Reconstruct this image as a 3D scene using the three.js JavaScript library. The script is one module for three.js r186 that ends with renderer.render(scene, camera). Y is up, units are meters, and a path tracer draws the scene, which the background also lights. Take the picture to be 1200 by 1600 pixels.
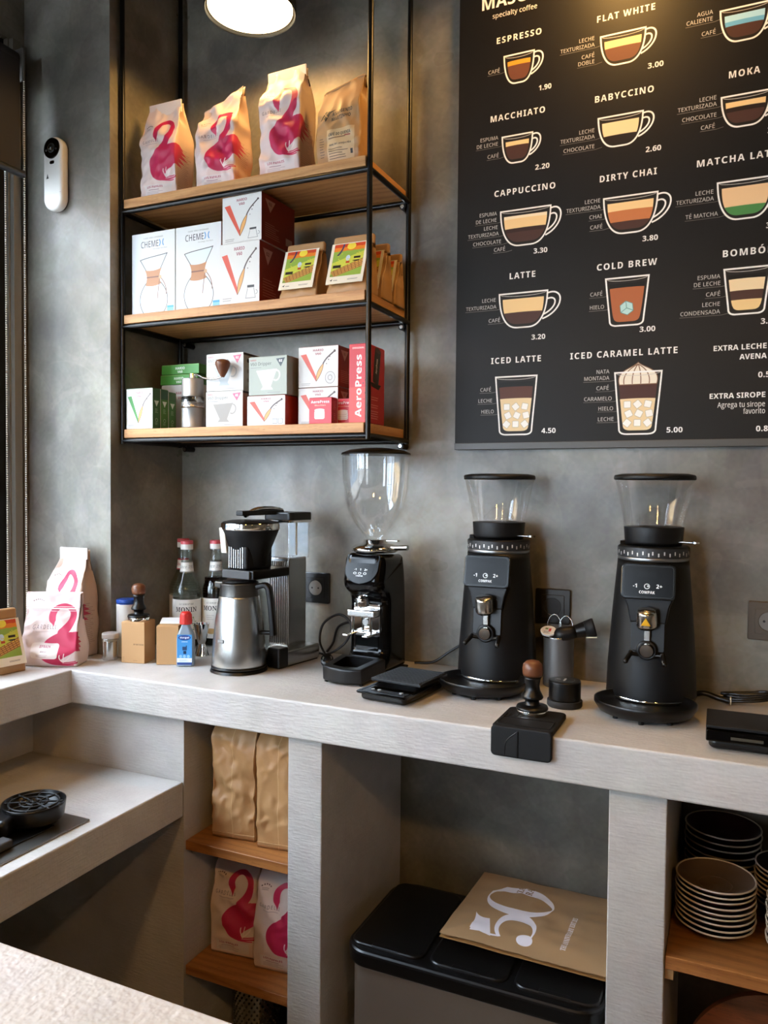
import * as THREE from 'three';
import { RoundedBoxGeometry } from 'three/addons/geometries/RoundedBoxGeometry.js';
import { mergeGeometries } from 'three/addons/utils/BufferGeometryUtils.js';
import { RectAreaLightUniformsLib } from 'three/addons/lights/RectAreaLightUniformsLib.js';

// ---------------------------------------------------------------- camera, sky, sun, exposure
const scene = new THREE.Scene();
const camera = new THREE.PerspectiveCamera(66.52, 0.75, 0.02, 60);
camera.position.set(1.4796, 1.4431, 1.8356);
camera.up.set(-0.02072, 0.99948, -0.02487);
camera.lookAt(1.4796 - 0.412416, 1.4431 - 0.031206, 1.8356 - 0.910461);
scene.background = new THREE.Color(0.70, 0.84, 1.0);
scene.backgroundIntensity = 19;
const sun = new THREE.DirectionalLight(new THREE.Color(1, 0.86, 0.66), 20);
sun.position.set(7, 11, -3.2); sun.target.position.set(-2, 0, 2);
sun.castShadow = true; sun.shadow.mapSize.set(2048, 2048);
Object.assign(sun.shadow.camera, { left: -14, right: 14, top: 14, bottom: -14, near: 0.5, far: 40 });
scene.add(sun, sun.target);
const renderer = new THREE.WebGLRenderer({ antialias: true });
renderer.toneMapping = THREE.LinearToneMapping;
renderer.toneMappingExposure = 1.0;
renderer.shadowMap.enabled = true;
RectAreaLightUniformsLib.init();

// ---------------------------------------------------------------- helpers
let seed = 12345;
const rnd = () => { seed = (seed + 0x6D2B79F5) | 0; let t = Math.imul(seed ^ (seed >>> 15), 1 | seed); t = (t + Math.imul(t ^ (t >>> 7), 61 | t)) ^ t; return ((t ^ (t >>> 14)) >>> 0) / 4294967296; };
const rr = (a, b) => a + (b - a) * rnd();
const hash = (x, y, s) => { let h = Math.imul(x | 0, 374761393) + Math.imul(y | 0, 668265263) + Math.imul(s | 0, 974634777); h = Math.imul(h ^ (h >>> 13), 1274126177); return ((h ^ (h >>> 16)) >>> 0) / 4294967296; };
const vn = (x, y, s = 0, px = 0, py = 0) => {           // value noise, tiling with px, py when given
  const xi = Math.floor(x), yi = Math.floor(y), fx = x - xi, fy = y - yi, u = fx * fx * (3 - 2 * fx), v = fy * fy * (3 - 2 * fy);
  const w = (a, p) => (p ? ((a % p) + p) % p : a), h = (a, b) => hash(w(a, px), w(b, py), s);
  return (h(xi, yi) * (1 - u) + h(xi + 1, yi) * u) * (1 - v) + (h(xi, yi + 1) * (1 - u) + h(xi + 1, yi + 1) * u) * v;
};
const taken = {};
const numbered = (n) => { const k = taken[n] = (taken[n] ?? -1) + 1; return k ? `${n}_${String(k).padStart(3, '0')}` : n; };
function tag(o, label, category, group, kind) { o.userData.label = label; if (category) o.userData.category = category; if (group) o.userData.group = group; if (kind) o.userData.kind = kind; return o; }
function thing(name, label, category, p = [0, 0, 0], turn = 0, group) {
  const o = new THREE.Group(); o.name = numbered(name); o.position.set(...p); o.rotation.y = turn; scene.add(o); return tag(o, label, category, group);
}
function part(name, geo, mat, parent, label) {
  const m = new THREE.Mesh(Array.isArray(geo) ? join(geo) : geo, mat); m.name = name; m.castShadow = m.receiveShadow = true; parent.add(m);
  if (label) m.userData.label = label; return m;
}
function solo(name, geo, mat, label, category, p = [0, 0, 0], turn = 0, group) {
  const m = part(numbered(name), geo, mat, scene); m.position.set(...p); m.rotation.y = turn; return tag(m, label, category, group);
}
function struct(name, geo, mat, label) { const m = part(name, geo, mat, scene); m.userData.kind = 'structure'; if (label) m.userData.label = label; return m; }
function dup(o, p, label, turn = o.rotation.y) { const c = o.clone(); c.name = numbered(o.name.replace(/_\d{3}$/, '')); scene.add(c); c.position.set(...p); c.rotation.y = turn; if (label) c.userData = { ...o.userData, label }; return c; }
function join(list) { return mergeGeometries(list.map((g) => { const n = g.index ? g.toNonIndexed() : g.clone(); for (const k of Object.keys(n.attributes)) if (!['position', 'normal', 'uv'].includes(k)) n.deleteAttribute(k); if (!n.attributes.normal) n.computeVertexNormals(); return n; })); }
const T = (g, x = 0, y = 0, z = 0) => g.translate(x, y, z);
const rb = (w, h, d, r = 0.002, s = 2) => new RoundedBoxGeometry(w, h, d, s, Math.min(r, w / 2.01, h / 2.01, d / 2.01));
const bb = (x0, x1, y0, y1, z0, z1, r = 0) => T(r ? rb(x1 - x0, y1 - y0, z1 - z0, r) : new THREE.BoxGeometry(x1 - x0, y1 - y0, z1 - z0), (x0 + x1) / 2, (y0 + y1) / 2, (z0 + z1) / 2);
const cy = (r0, r1, h, x = 0, y = 0, z = 0, n = 32) => T(new THREE.CylinderGeometry(r1, r0, h, n), x, y + h / 2, z);   // r0 below, r1 above, from y
const lathe = (pts, n = 48) => new THREE.LatheGeometry(pts.map(([r, y]) => new THREE.Vector2(Math.max(r, 1e-5), y)), n);
const v3 = (a) => new THREE.Vector3(...a);
const curve = (pts, closed = false, t = 0.5) => new THREE.CatmullRomCurve3(pts.map(v3), closed, 'catmullrom', t);
const tube = (pts, r, n = 64, k = 8, closed = false) => new THREE.TubeGeometry(curve(pts, closed), n, r, k, closed);
const rod = (a, b, r, k = 10) => { const A = v3(a), B = v3(b), g = new THREE.CylinderGeometry(r, r, A.distanceTo(B), k); g.applyQuaternion(new THREE.Quaternion().setFromUnitVectors(new THREE.Vector3(0, 1, 0), B.clone().sub(A).normalize())); const m = A.add(B).multiplyScalar(0.5); return T(g, m.x, m.y, m.z); };
function rrect(w, h, r, x = 0, y = 0) { const s = new THREE.Shape(), a = x - w / 2, b = x + w / 2, c = y - h / 2, d = y + h / 2; s.moveTo(a + r, c); s.lineTo(b - r, c); s.absarc(b - r, c + r, r, -Math.PI / 2, 0); s.lineTo(b, d - r); s.absarc(b - r, d - r, r, 0, Math.PI / 2); s.lineTo(a + r, d); s.absarc(a + r, d - r, r, Math.PI / 2, Math.PI); s.lineTo(a, c + r); s.absarc(a + r, c + r, r, Math.PI, Math.PI * 1.5); return s; }
const poly = (pts) => { const s = new THREE.Shape(); pts.forEach(([x, y], i) => (i ? s.lineTo(x, y) : s.moveTo(x, y))); s.closePath(); return s; };
const ext = (shape, depth, bevel = 0.001, seg = 2, cs = 16) => new THREE.ExtrudeGeometry(shape, { depth: depth - 2 * bevel, bevelEnabled: bevel > 0, bevelThickness: bevel, bevelSize: bevel, bevelOffset: -bevel, bevelSegments: seg, curveSegments: cs }).translate(0, 0, bevel);
const flat = (shape, depth, bevel = 0.001, seg = 2, cs = 16) => ext(shape, depth, bevel, seg, cs).rotateX(-Math.PI / 2);   // shape in x, -z; extruded upwards
function boxUV(g, s = 1, ox = 0, oy = 0) {              // uv in metres by the way a face points
  g = g.index ? g.toNonIndexed() : g; const p = g.attributes.position, uv = new Float32Array(p.count * 2), a = new THREE.Vector3(), b = new THREE.Vector3(), c = new THREE.Vector3();
  for (let i = 0; i < p.count; i += 3) {
    a.fromBufferAttribute(p, i); b.fromBufferAttribute(p, i + 1); c.fromBufferAttribute(p, i + 2);
    const n = b.clone().sub(a).cross(c.clone().sub(a)), ax = Math.abs(n.x), ay = Math.abs(n.y), az = Math.abs(n.z);
    for (let k = 0; k < 3; k++) { const x = p.getX(i + k), y = p.getY(i + k), z = p.getZ(i + k); const [u, v] = ax > ay && ax > az ? [z, y] : ay > az ? [x, z] : [x, y]; uv[(i + k) * 2] = u * s + ox; uv[(i + k) * 2 + 1] = v * s + oy; }
  }
  g.setAttribute('uv', new THREE.BufferAttribute(uv, 2)); return g;
}
function ctex(w, h, draw, srgb = true) {
  const c = document.createElement('canvas'); c.width = w; c.height = h; const g = c.getContext('2d'); draw(g, w, h);
  const t = new THREE.CanvasTexture(c); if (srgb) t.colorSpace = THREE.SRGBColorSpace; t.wrapS = t.wrapT = THREE.RepeatWrapping; t.anisotropy = 8; return t;
}
function dtex(w, h, f, srgb = true) {
  const d = new Uint8Array(w * h * 4); for (let y = 0; y < h; y++) for (let x = 0; x < w; x++) { const c = f(x / w, y / h), i = (y * w + x) * 4; d[i] = c[0]; d[i + 1] = c[1]; d[i + 2] = c[2]; d[i + 3] = 255; }
  const t = new THREE.DataTexture(d, w, h); t.magFilter = THREE.LinearFilter; t.minFilter = THREE.LinearFilter; if (srgb) t.colorSpace = THREE.SRGBColorSpace; t.wrapS = t.wrapT = THREE.RepeatWrapping; t.needsUpdate = true; return t;
}
const rep = (t, x, y) => { const c = t.clone(); c.repeat.set(x, y); c.needsUpdate = true; return c; };
const M = (o) => new THREE.MeshPhysicalMaterial(o);
const plain = (color, roughness = 0.5, extra = {}) => M({ color, roughness, ...extra });

// ---------------------------------------------------------------- materials
function stuccoTex(base, light, dark, n, contrast) {
  return ctex(1024, 1024, (g, w, h) => {
    g.fillStyle = base; g.fillRect(0, 0, w, h); g.lineCap = 'round';
    const wrapDraw = (f) => { for (const dx of [-w, 0, w]) for (const dy of [-h, 0, h]) { g.save(); g.translate(dx, dy); f(); g.restore(); } };
    for (let i = 0; i < n; i++) {
      const x = rr(0, w), y = rr(0, h), r = rr(30, 160), a0 = rr(0, 6.28), a1 = a0 + rr(0.5, 2), lw = rr(8, 70), c = rnd() < 0.5 ? light : dark, al = rr(0.02, 0.075) * contrast;
      wrapDraw(() => { g.globalAlpha = al; g.strokeStyle = c; g.lineWidth = lw; g.beginPath(); g.arc(x, y, r, a0, a1); g.stroke(); });
    }
    for (let i = 0; i < n / 8; i++) {
      const x = rr(0, w), y = rr(0, h), r = rr(14, 120), a0 = rr(0, 6.28), a1 = a0 + rr(0.2, 1.2), lw = rnd() < 0.3 ? rr(5, 16) : rr(0.6, 2.2);
      wrapDraw(() => { g.globalAlpha = 0.09 * contrast; g.strokeStyle = light; g.lineWidth = lw; g.beginPath(); g.arc(x, y, r, a0, a1); g.stroke(); });
    }
    const id = g.getImageData(0, 0, w, h), d = id.data;
    for (let y = 0; y < h; y++) for (let x = 0; x < w; x++) { const i = (y * w + x) * 4, k = 1 + contrast * (0.16 * (vn(x / 128, y / 128, 3, 8, 8) - 0.5) + 0.10 * (vn(x / 32, y / 32, 4, 32, 32) - 0.5) + 0.04 * (vn(x / 4, y / 4, 5, 256, 256) - 0.5)); for (let c = 0; c < 3; c++) d[i + c] *= k; }
    g.putImageData(id, 0, 0);
  });
}
const stuccoT = stuccoTex('#75726a', '#a09d91', '#544f46', 1200, 1.6);
const stuccoR = dtex(256, 256, (u, v) => { const k = 62 + 40 * vn(u * 8, v * 8, 21, 8, 8) + 26 * vn(u * 32, v * 32, 22, 32, 32); return [k, k, k]; }, false);
const brushB = dtex(512, 512, (u, v) => { const k = 120 + 84 * (vn(u * 28, v * 210, 31, 28, 210) - 0.5) + 20 * (vn(u * 200, v * 40, 32, 200, 40) - 0.5) + 40 * (vn(u * 60, v * 60, 33, 60, 60) - 0.5) + 40 * (vn(u * 160, v * 160, 34, 160, 160) - 0.5); return [k, k, k]; }, false);
const stucco = M({ map: rep(stuccoT, 0.55, 0.55), roughness: 1, roughnessMap: rep(stuccoR, 0.8, 0.8), bumpMap: rep(stuccoR, 1.6, 1.6), bumpScale: 0.0006, specularIntensity: 1 });
const cementT = stuccoTex('#bab6b2', '#cbc8c4', '#a6a19b', 500, 0.55);
const cement = M({ map: rep(cementT, 0.9, 0.9), roughness: 0.48, bumpMap: rep(brushB, 2.0, 2.0), bumpScale: 0.0014 });
const grainB = dtex(512, 512, (u, v) => { const k = 128 + 80 * (vn(u * 46, v * 46, 91, 46, 46) - 0.5) + 70 * (vn(u * 110, v * 110, 92, 110, 110) - 0.5) + 30 * (vn(u * 230, v * 230, 93, 230, 230) - 0.5); return [k, k, k]; }, false);
const cementRough = M({ map: rep(cementT, 0.9, 0.9), roughness: 0.55, bumpMap: rep(grainB, 2.4, 2.4), bumpScale: 0.0016 });
const cementDark = M({ map: rep(cementT, 0.9, 0.9), color: new THREE.Color(0.30, 0.29, 0.28), roughness: 0.6, bumpMap: rep(brushB, 2.2, 2.2), bumpScale: 0.0006 });
function woodTex(c0, c1, c2, s, freq = 26) {
  const A = new THREE.Color(c0), B = new THREE.Color(c1), D = new THREE.Color(c2), f = (c) => [c.r, c.g, c.b].map((x) => 255 * Math.pow(x, 1 / 2.2)), a = f(A), b = f(B), d = f(D);
  return dtex(1024, 512, (u, v) => {
    const wob = 0.10 * vn(u * 4, v * 5, s, 4, 5) + 0.03 * vn(u * 12, v * 14, s + 1, 12, 14), ring = 0.5 + 0.5 * Math.sin((v + wob) * freq * 6.283 / 2), fine = vn(u * 16, v * 256, s + 2, 16, 256), tone = vn(u * 2, v * 6, s + 4, 2, 6);
    const k = Math.min(1, Math.max(0, 0.45 * ring * ring + 0.4 * fine + 0.35 * (tone - 0.4))), pore = vn(u * 40, v * 500, s + 3, 40, 500) > 0.86 ? 0.35 : 0;
    return [0, 1, 2].map((i) => { const m = a[i] * (1 - k) + b[i] * k; return m * (1 - pore) + d[i] * pore; });
  });
}
const oakT = woodTex('#d3a066', '#a9713a', '#74461f', 41, 18), teakT = woodTex('#b67a40', '#8b5426', '#573012', 51, 20), walnutT = woodTex('#7c4726', '#55301a', '#2f190d', 61, 14);
const oak = M({ map: rep(oakT, 1.6, 4.5), roughness: 0.5 });
const teak = M({ map: rep(teakT, 1.6, 4.5), roughness: 0.38 });
const walnut = M({ map: rep(walnutT, 8, 16), roughness: 0.35 });
const blackSteel = plain('#0c0c0d', 0.32, { metalness: 0.3 });
const blackMatte = plain('#0b0c0e', 0.46, { specularIntensity: 0.7 });
const blackSatin = plain('#070708', 0.33, { specularIntensity: 0.8 });
const blackGloss = plain('#040405', 0.12, { specularIntensity: 0.6 });
const rubber = plain('#09090a', 0.65, { specularIntensity: 0.7 });
const steel = plain('#c9c8c4', 0.22, { metalness: 1 });
const steelBrushed = plain('#b9b8b4', 0.26, { metalness: 1, anisotropy: 0.6 });
const chrome = plain('#dcdcda', 0.07, { metalness: 1 });
const greyPlastic = plain('#3b3b3c', 0.45);
const clear = M({ color: '#ffffff', roughness: 0.03, transmission: 1, thickness: 0, ior: 1.5 });
const whiteP = plain('#e6e4df', 0.35);
const outletM = plain('#2e2b28', 0.28, { metalness: 0.55 });

// ---------------------------------------------------------------- the room
const box = (...a) => boxUV(bb(...a));
struct('wall_back', box(-0.6, 4.4, 0, 3.1, -0.18, 0), stucco, 'dark grey polished stucco wall behind the counter');
struct('wall_left', box(-0.3, 0, 0, 3.1, 0, 0.2861), stucco, 'projecting grey stucco pier beside the window');
const wl = [bb(-0.5, -0.3, 0, 1.0, -0.18, 5.4), bb(-0.5, -0.3, 2.62, 3.1, -0.18, 5.4), bb(-0.5, -0.3, 1.0, 2.62, -0.18, 0.34), bb(-0.5, -0.3, 1.0, 2.62, 4.2, 5.4)];
struct('wall_window', boxUV(join(wl)), stucco, 'window wall beyond the pier');
struct('wall_right', box(4.2, 4.4, 0, 3.1, -0.18, 5.4), stucco);
struct('wall_front', boxUV(join([bb(-0.5, 4.4, 0, 0.35, 5.2, 5.4), bb(-0.5, 4.4, 2.7, 3.1, 5.2, 5.4), bb(-0.5, -0.2, 0.35, 2.7, 5.2, 5.4), bb(0.55, 4.4, 0.35, 2.7, 5.2, 5.4)])), stucco);
struct('ceiling', box(-0.5, 4.4, 3.1, 3.25, -0.18, 5.4), plain('#3a3835', 0.9));
struct('floor', box(-0.5, 4.4, -0.12, 0, -0.18, 5.4), M({ map: rep(cementT, 0.6, 0.6), color: new THREE.Color(0.42, 0.40, 0.37), roughness: 0.5 }));
{ // window in the left wall: black frame, glass
  const w = new THREE.Group(); w.name = 'window_1'; w.userData = { kind: 'structure', label: 'tall black framed window above the side counter' }; scene.add(w);
  part('frame', [bb(-0.42, -0.315, 1.0, 2.62, 0.34, 0.44), bb(-0.42, -0.36, 1.0, 2.62, 4.12, 4.2), bb(-0.42, -0.36, 1.0, 1.06, 0.44, 4.12), bb(-0.42, -0.36, 2.56, 2.62, 0.44, 4.12)], blackSatin, w);
  for (const z of [1.62, 2.86]) part('mullion', bb(-0.42, -0.36, 1.06, 2.56, z, z + 0.06), blackSatin, w);
  for (const [a, b] of [[0.44, 1.62], [1.68, 2.86], [2.92, 4.12]]) part('pane', bb(-0.395, -0.389, 1.06, 2.56, a, b), clear, w);
  const w2 = new THREE.Group(); w2.name = 'window_2'; w2.userData = { kind: 'structure', label: 'shop front window' }; scene.add(w2);
  part('frame', [bb(-0.2, 0.55, 0.35, 0.42, 5.27, 5.33), bb(-0.2, 0.55, 2.63, 2.7, 5.27, 5.33), bb(-0.2, -0.13, 0.42, 2.63, 5.27, 5.33), bb(0.48, 0.55, 0.42, 2.63, 5.27, 5.33)], blackSatin, w2);
  part('mullion', bb(-0.13, 0.48, 1.5, 1.55, 5.27, 5.33), blackSatin, w2);
  for (const [a, b] of [[0.42, 1.5], [1.55, 2.63]]) part('pane', bb(-0.13, 0.48, a, b, 5.297, 5.303), clear, w2);
  part('window_trim', [bb(-0.312, -0.292, 1.0, 2.62, 0.29, 0.302), bb(-0.318, -0.286, 1.0, 2.62, 0.312, 0.335)], plain('#77736a', 0.5), scene).name = 'trim_1';
  scene.getObjectByName('trim_1').userData.kind = 'structure';
}
// outside: pavement and the sunlit house fronts across the street
struct('pavement', boxUV(bb(-14, 14, -0.3, -0.14, -10, 20)), plain('#8b8a88', 0.85)).name = 'ground_street';
{
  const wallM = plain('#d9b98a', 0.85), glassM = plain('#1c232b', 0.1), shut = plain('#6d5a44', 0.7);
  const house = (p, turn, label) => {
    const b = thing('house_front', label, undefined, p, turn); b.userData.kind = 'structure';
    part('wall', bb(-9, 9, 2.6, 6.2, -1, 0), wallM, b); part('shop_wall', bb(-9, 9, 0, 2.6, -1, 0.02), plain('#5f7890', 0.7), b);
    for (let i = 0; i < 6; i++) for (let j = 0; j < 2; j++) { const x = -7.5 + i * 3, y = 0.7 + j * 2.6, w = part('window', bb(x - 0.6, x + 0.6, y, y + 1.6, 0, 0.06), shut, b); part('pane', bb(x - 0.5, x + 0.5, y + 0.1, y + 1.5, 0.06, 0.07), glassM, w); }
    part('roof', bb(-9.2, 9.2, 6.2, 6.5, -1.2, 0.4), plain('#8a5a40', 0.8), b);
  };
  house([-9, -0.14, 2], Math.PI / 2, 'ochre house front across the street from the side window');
}

// ---------------------------------------------------------------- masonry counter
const XR = 3.2, C = 0.4512, L = 0.0343, L2 = 0.338, ZF = 1.309, YS = 0.7667;
{
  const sh = poly([[0.0005, 0], [XR, 0], [XR, -C], [L, -C], [L, -(ZF - 0.002)], [-0.299, -(ZF - 0.002)], [-0.299, -0.2866], [0.0005, -0.2866]]);
  const g = boxUV(T(flat(sh, 0.0794, 0.004, 3), 0, 1 - 0.0794, 0));
  solo('worktop', g, cement, 'pale grey microcement worktop carrying the coffee grinders', 'worktop');
  const ledge = thing('counter_ledge', 'lower grey microcement ledge in the corner carrying the pitcher rinser', 'counter');
  part('ledge_slab', boxUV(T(rb(L2 + 0.299, 0.081, ZF - 0.416, 0.004), (L2 - 0.299) / 2, YS - 0.0405, (ZF + 0.4132) / 2)), cement, ledge);
  part('corner_block', boxUV(bb(0.001, L2, 0.0, 0.9205, 0.0, 0.4132)), cement, ledge);
  part('corner_block', boxUV(bb(-0.299, 0.001, 0.0, 0.9205, 0.287, 0.4132)), cement, ledge);
  part('upstand', boxUV(bb(-0.299, -0.138, YS, 0.9205, 0.4132, ZF - 0.003)), cement, ledge);
  for (const [a, b, l] of [[0.6213, 0.7032, 'grey counter partition between the bag shelves and the bin'], [1.2826, 1.3803, 'grey counter partition between the bin and the plates'], [2.2, 2.3, 'grey counter partition past the plates']])
    solo('counter_partition', boxUV(T(rb(b - a, 0.9203, 0.4241, 0.003), (a + b) / 2, 0.46, 0.21205)), cement, l, 'partition');
  const bar = thing('bar_counter', 'broad pale counter in front with a rough top', 'counter');
  part('counter_slab', boxUV(T(rb(3.49, 0.08, 0.66, 0.004), 1.446, 0.96, ZF + 0.33)), cementRough, bar);
  part('counter_front', boxUV(bb(-0.299, 3.19, 0, 0.92, ZF + 0.22, ZF + 0.64)), cement, bar);
}
// ---------------------------------------------------------------- pendant lamps
function pendant(p, label, power, seen = true) {
  const t = thing('pendant_lamp', label, 'lamp', p, 0, 'pendant lamps over the counter'), R = 0.108;
  part('shade', lathe([[R, 0], [R + 0.002, 0.002], [R + 0.003, 0.01], [R, 0.05], [0.09, 0.085], [0.06, 0.11], [0.03, 0.122], [0.02, 0.125], [0.02, 0.122], [0.058, 0.107], [0.087, 0.082], [R - 0.004, 0.05], [R - 0.002, 0.004], [R, 0]]), plain('#191816', 0.4), t);
  part('lamp_holder', cy(0.02, 0.018, 0.07, 0, 0.12, 0), blackSatin, t);
  part('cable', rod([0, 0.19, 0], [0, 3.1 - p[1], 0], 0.003), rubber, t);
  part('diffuser', lathe([[0, 0.004], [R - 0.006, 0.008], [R - 0.006, 0.011], [0, 0.010]], 48), M({ color: '#fff3da', roughness: 0.5, emissive: new THREE.Color(1, 0.80, 0.48), emissiveIntensity: 4 }), t, 'glowing warm diffuser');
  const l = new THREE.SpotLight(new THREE.Color(1, 0.53, 0.14), power, 0, 1.5, 0.12); l.position.set(p[0], p[1] - 0.004, p[2]); l.target.position.set(p[0], 0, p[2]);
  l.castShadow = true; l.shadow.radius = 4.2; scene.add(l, l.target); return t;
}
pendant([0.385, 2.585, 0.225], 'lit black pendant lamp hanging over the coffee bag shelf', 1.0);
pendant([1.21, 2.72, 0.24], 'lit black pendant lamp hanging over the menu board', 2.3);
pendant([1.0, 2.35, 2.3], 'lit black pendant lamp over the front counter, nearest the window', 3.4);
pendant([2.1, 2.35, 2.3], 'lit black pendant lamp over the front counter, beyond the menu board', 3.4);

// ---------------------------------------------------------------- menu board: kind, text, x, y from the board corner, width in metres
const MENU_TEXT = [
  ["h", "ESPRESSO", 0.0911, 0.9555, 0.1109],
  ["h", "MACCHIATO", 0.0785, 0.7752, 0.1343],
  ["h", "CAPPUCCINO", 0.0907, 0.5985, 0.1487],
  ["h", "LATTE", 0.1298, 0.4009, 0.0662],
  ["h", "ICED LATTE", 0.0881, 0.2042, 0.1239],
  ["h", "FLAT WHITE", 0.3227, 0.951, 0.1281],
  ["h", "BABYCCINO", 0.321, 0.7746, 0.1303],
  ["h", "DIRTY CHAI", 0.3346, 0.596, 0.1255],
  ["h", "COLD BREW", 0.332, 0.3997, 0.1317],
  ["h", "ICED CARAMEL LATTE", 0.276, 0.204, 0.2347],
  ["h", "MOKA", 0.5965, 0.7724, 0.0627],
  ["h", "MATCHA LATTE", 0.5374, 0.5969, 0],
  ["h", "BOMBÓN", 0.5922, 0.4002, 0],
  ["x", "EXTRA LECHE", 0.5785, 0.2032, 0.1043],
  ["x", "AVENA", 0.6307, 0.1825, 0.0516],
  ["x", "EXTRA SIROPE", 0.5726, 0.1015, 0.1099],
  ["s", "Agrega tu sirope", 0.5898, 0.0822, 0.0921],
  ["s", "favorito", 0.6398, 0.0679, 0.0424],
  ["s", "specialty coffee", 0.0812, 1.0163, 0.1075],
  ["T", "MASCA", 0.052, 1.0408, 0.1395],
  ["p", "1.90", 0.194, 0.8269, 0.0302],
  ["p", "3.00", 0.4343, 0.8261, 0.0336],
  ["p", "2.20", 0.1885, 0.647, 0.0342],
  ["p", "2.60", 0.4331, 0.6465, 0.0332],
  ["p", "3.30", 0.1876, 0.4541, 0.0331],
  ["p", "3.80", 0.4299, 0.4528, 0.0334],
  ["p", "3.20", 0.1855, 0.2548, 0.0333],
  ["p", "3.00", 0.4273, 0.2548, 0.0341],
  ["p", "4.50", 0.2127, 0.0362, 0.0335],
  ["p", "5.00", 0.4877, 0.0319, 0.0339],
  ["p", "0.50", 0.6666, 0.1433, 0],
  ["p", "0.80", 0.6649, 0.0305, 0],
  ["p", "3.50", 0.6692, 0.2538, 0],
  ["p", "3.80", 0.675, 0.4506, 0],
  ["p", "3.50", 0.6733, 0.6449, 0],
  ["i", "CAFÉ", 0.0725, 0.8884, 0.0293],
  ["i", "LECHE", 0.2844, 0.9147, 0.0355],
  ["i", "TEXTURIZADA", 0.2432, 0.9023, 0.0769],
  ["i", "CAFÉ", 0.291, 0.8774, 0.0295],
  ["i", "DOBLE", 0.2829, 0.8632, 0.0379],
  ["i", "ESPUMA", 0.0547, 0.7325, 0.0447],
  ["i", "DE LECHE", 0.0456, 0.7182, 0.054],
  ["i", "CAFÉ", 0.0731, 0.691, 0.0288],
  ["i", "LECHE", 0.2878, 0.7105, 0.0355],
  ["i", "TEXTURIZADA", 0.2464, 0.7001, 0.0771],
  ["i", "CHOCOLATE", 0.2534, 0.6746, 0.0705],
  ["i", "AGUA", 0.5333, 0.9142, 0.0314],
  ["i", "CALIENTE", 0.5118, 0.9, 0.0533],
  ["i", "CAFÉ", 0.5426, 0.8716, 0.0287],
  ["i", "LECHE", 0.5406, 0.7342, 0.035],
  ["i", "TEXTURIZADA", 0.4981, 0.7208, 0.0778],
  ["i", "CHOCOLATE", 0.5071, 0.6976, 0.0693],
  ["i", "CAFÉ", 0.5449, 0.6748, 0.0288],
  ["i", "ESPUMA", 0.055, 0.555, 0.0435],
  ["i", "DE LECHE", 0.0459, 0.5401, 0.0528],
  ["i", "LECHE", 0.3029, 0.5524, 0.0359],
  ["i", "TEXTURIZADA", 0.2623, 0.5378, 0.0767],
  ["i", "CHAI", 0.3141, 0.5163, 0.0282],
  ["i", "LECHE", 0.5365, 0.5368, 0.0373],
  ["i", "TEXTURIZADA", 0.4986, 0.5231, 0.0755],
  ["i", "TÉ MATCHA", 0.5182, 0.4893, 0.0645],
  ["i", "LECHE", 0.0661, 0.5227, 0.0355],
  ["i", "TEXTURIZADA", 0.0275, 0.5079, 0.0762],
  ["i", "CHOCOLATE", 0.0398, 0.4885, 0.0707],
  ["i", "CAFÉ", 0.0918, 0.4697, 0.0287],
  ["i", "CAFÉ", 0.3163, 0.4931, 0.0282],
  ["i", "LECHE", 0.0637, 0.3513, 0.0356],
  ["i", "TEXTURIZADA", 0.0243, 0.3352, 0.0759],
  ["i", "CAFÉ", 0.0809, 0.3027, 0.0295],
  ["i", "CAFÉ", 0.3188, 0.3426, 0.0282],
  ["i", "HIELO", 0.3181, 0.3131, 0.0329],
  ["i", "ESPUMA", 0.5442, 0.357, 0.0458],
  ["i", "DE LECHE", 0.5371, 0.3429, 0.0542],
  ["i", "CAFÉ", 0.5619, 0.3201, 0.0294],
  ["i", "LECHE", 0.5544, 0.2992, 0.0368],
  ["i", "CONDENSADA", 0.5113, 0.2826, 0.0797],
  ["i", "CAFÉ", 0.0624, 0.1389, 0.0279],
  ["i", "LECHE", 0.0574, 0.1127, 0.0359],
  ["i", "HIELO", 0.0651, 0.0864, 0.0325],
  ["i", "NATA", 0.3353, 0.1676, 0.0293],
  ["i", "MONTADA", 0.3081, 0.1544, 0.0567],
  ["i", "CAFÉ", 0.3359, 0.1307, 0.0287],
  ["i", "CARAMELO", 0.3089, 0.1074, 0.0625],
  ["i", "HIELO", 0.3408, 0.0849, 0.0339],
  ["i", "LECHE", 0.34, 0.0609, 0.0363],
];
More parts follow.
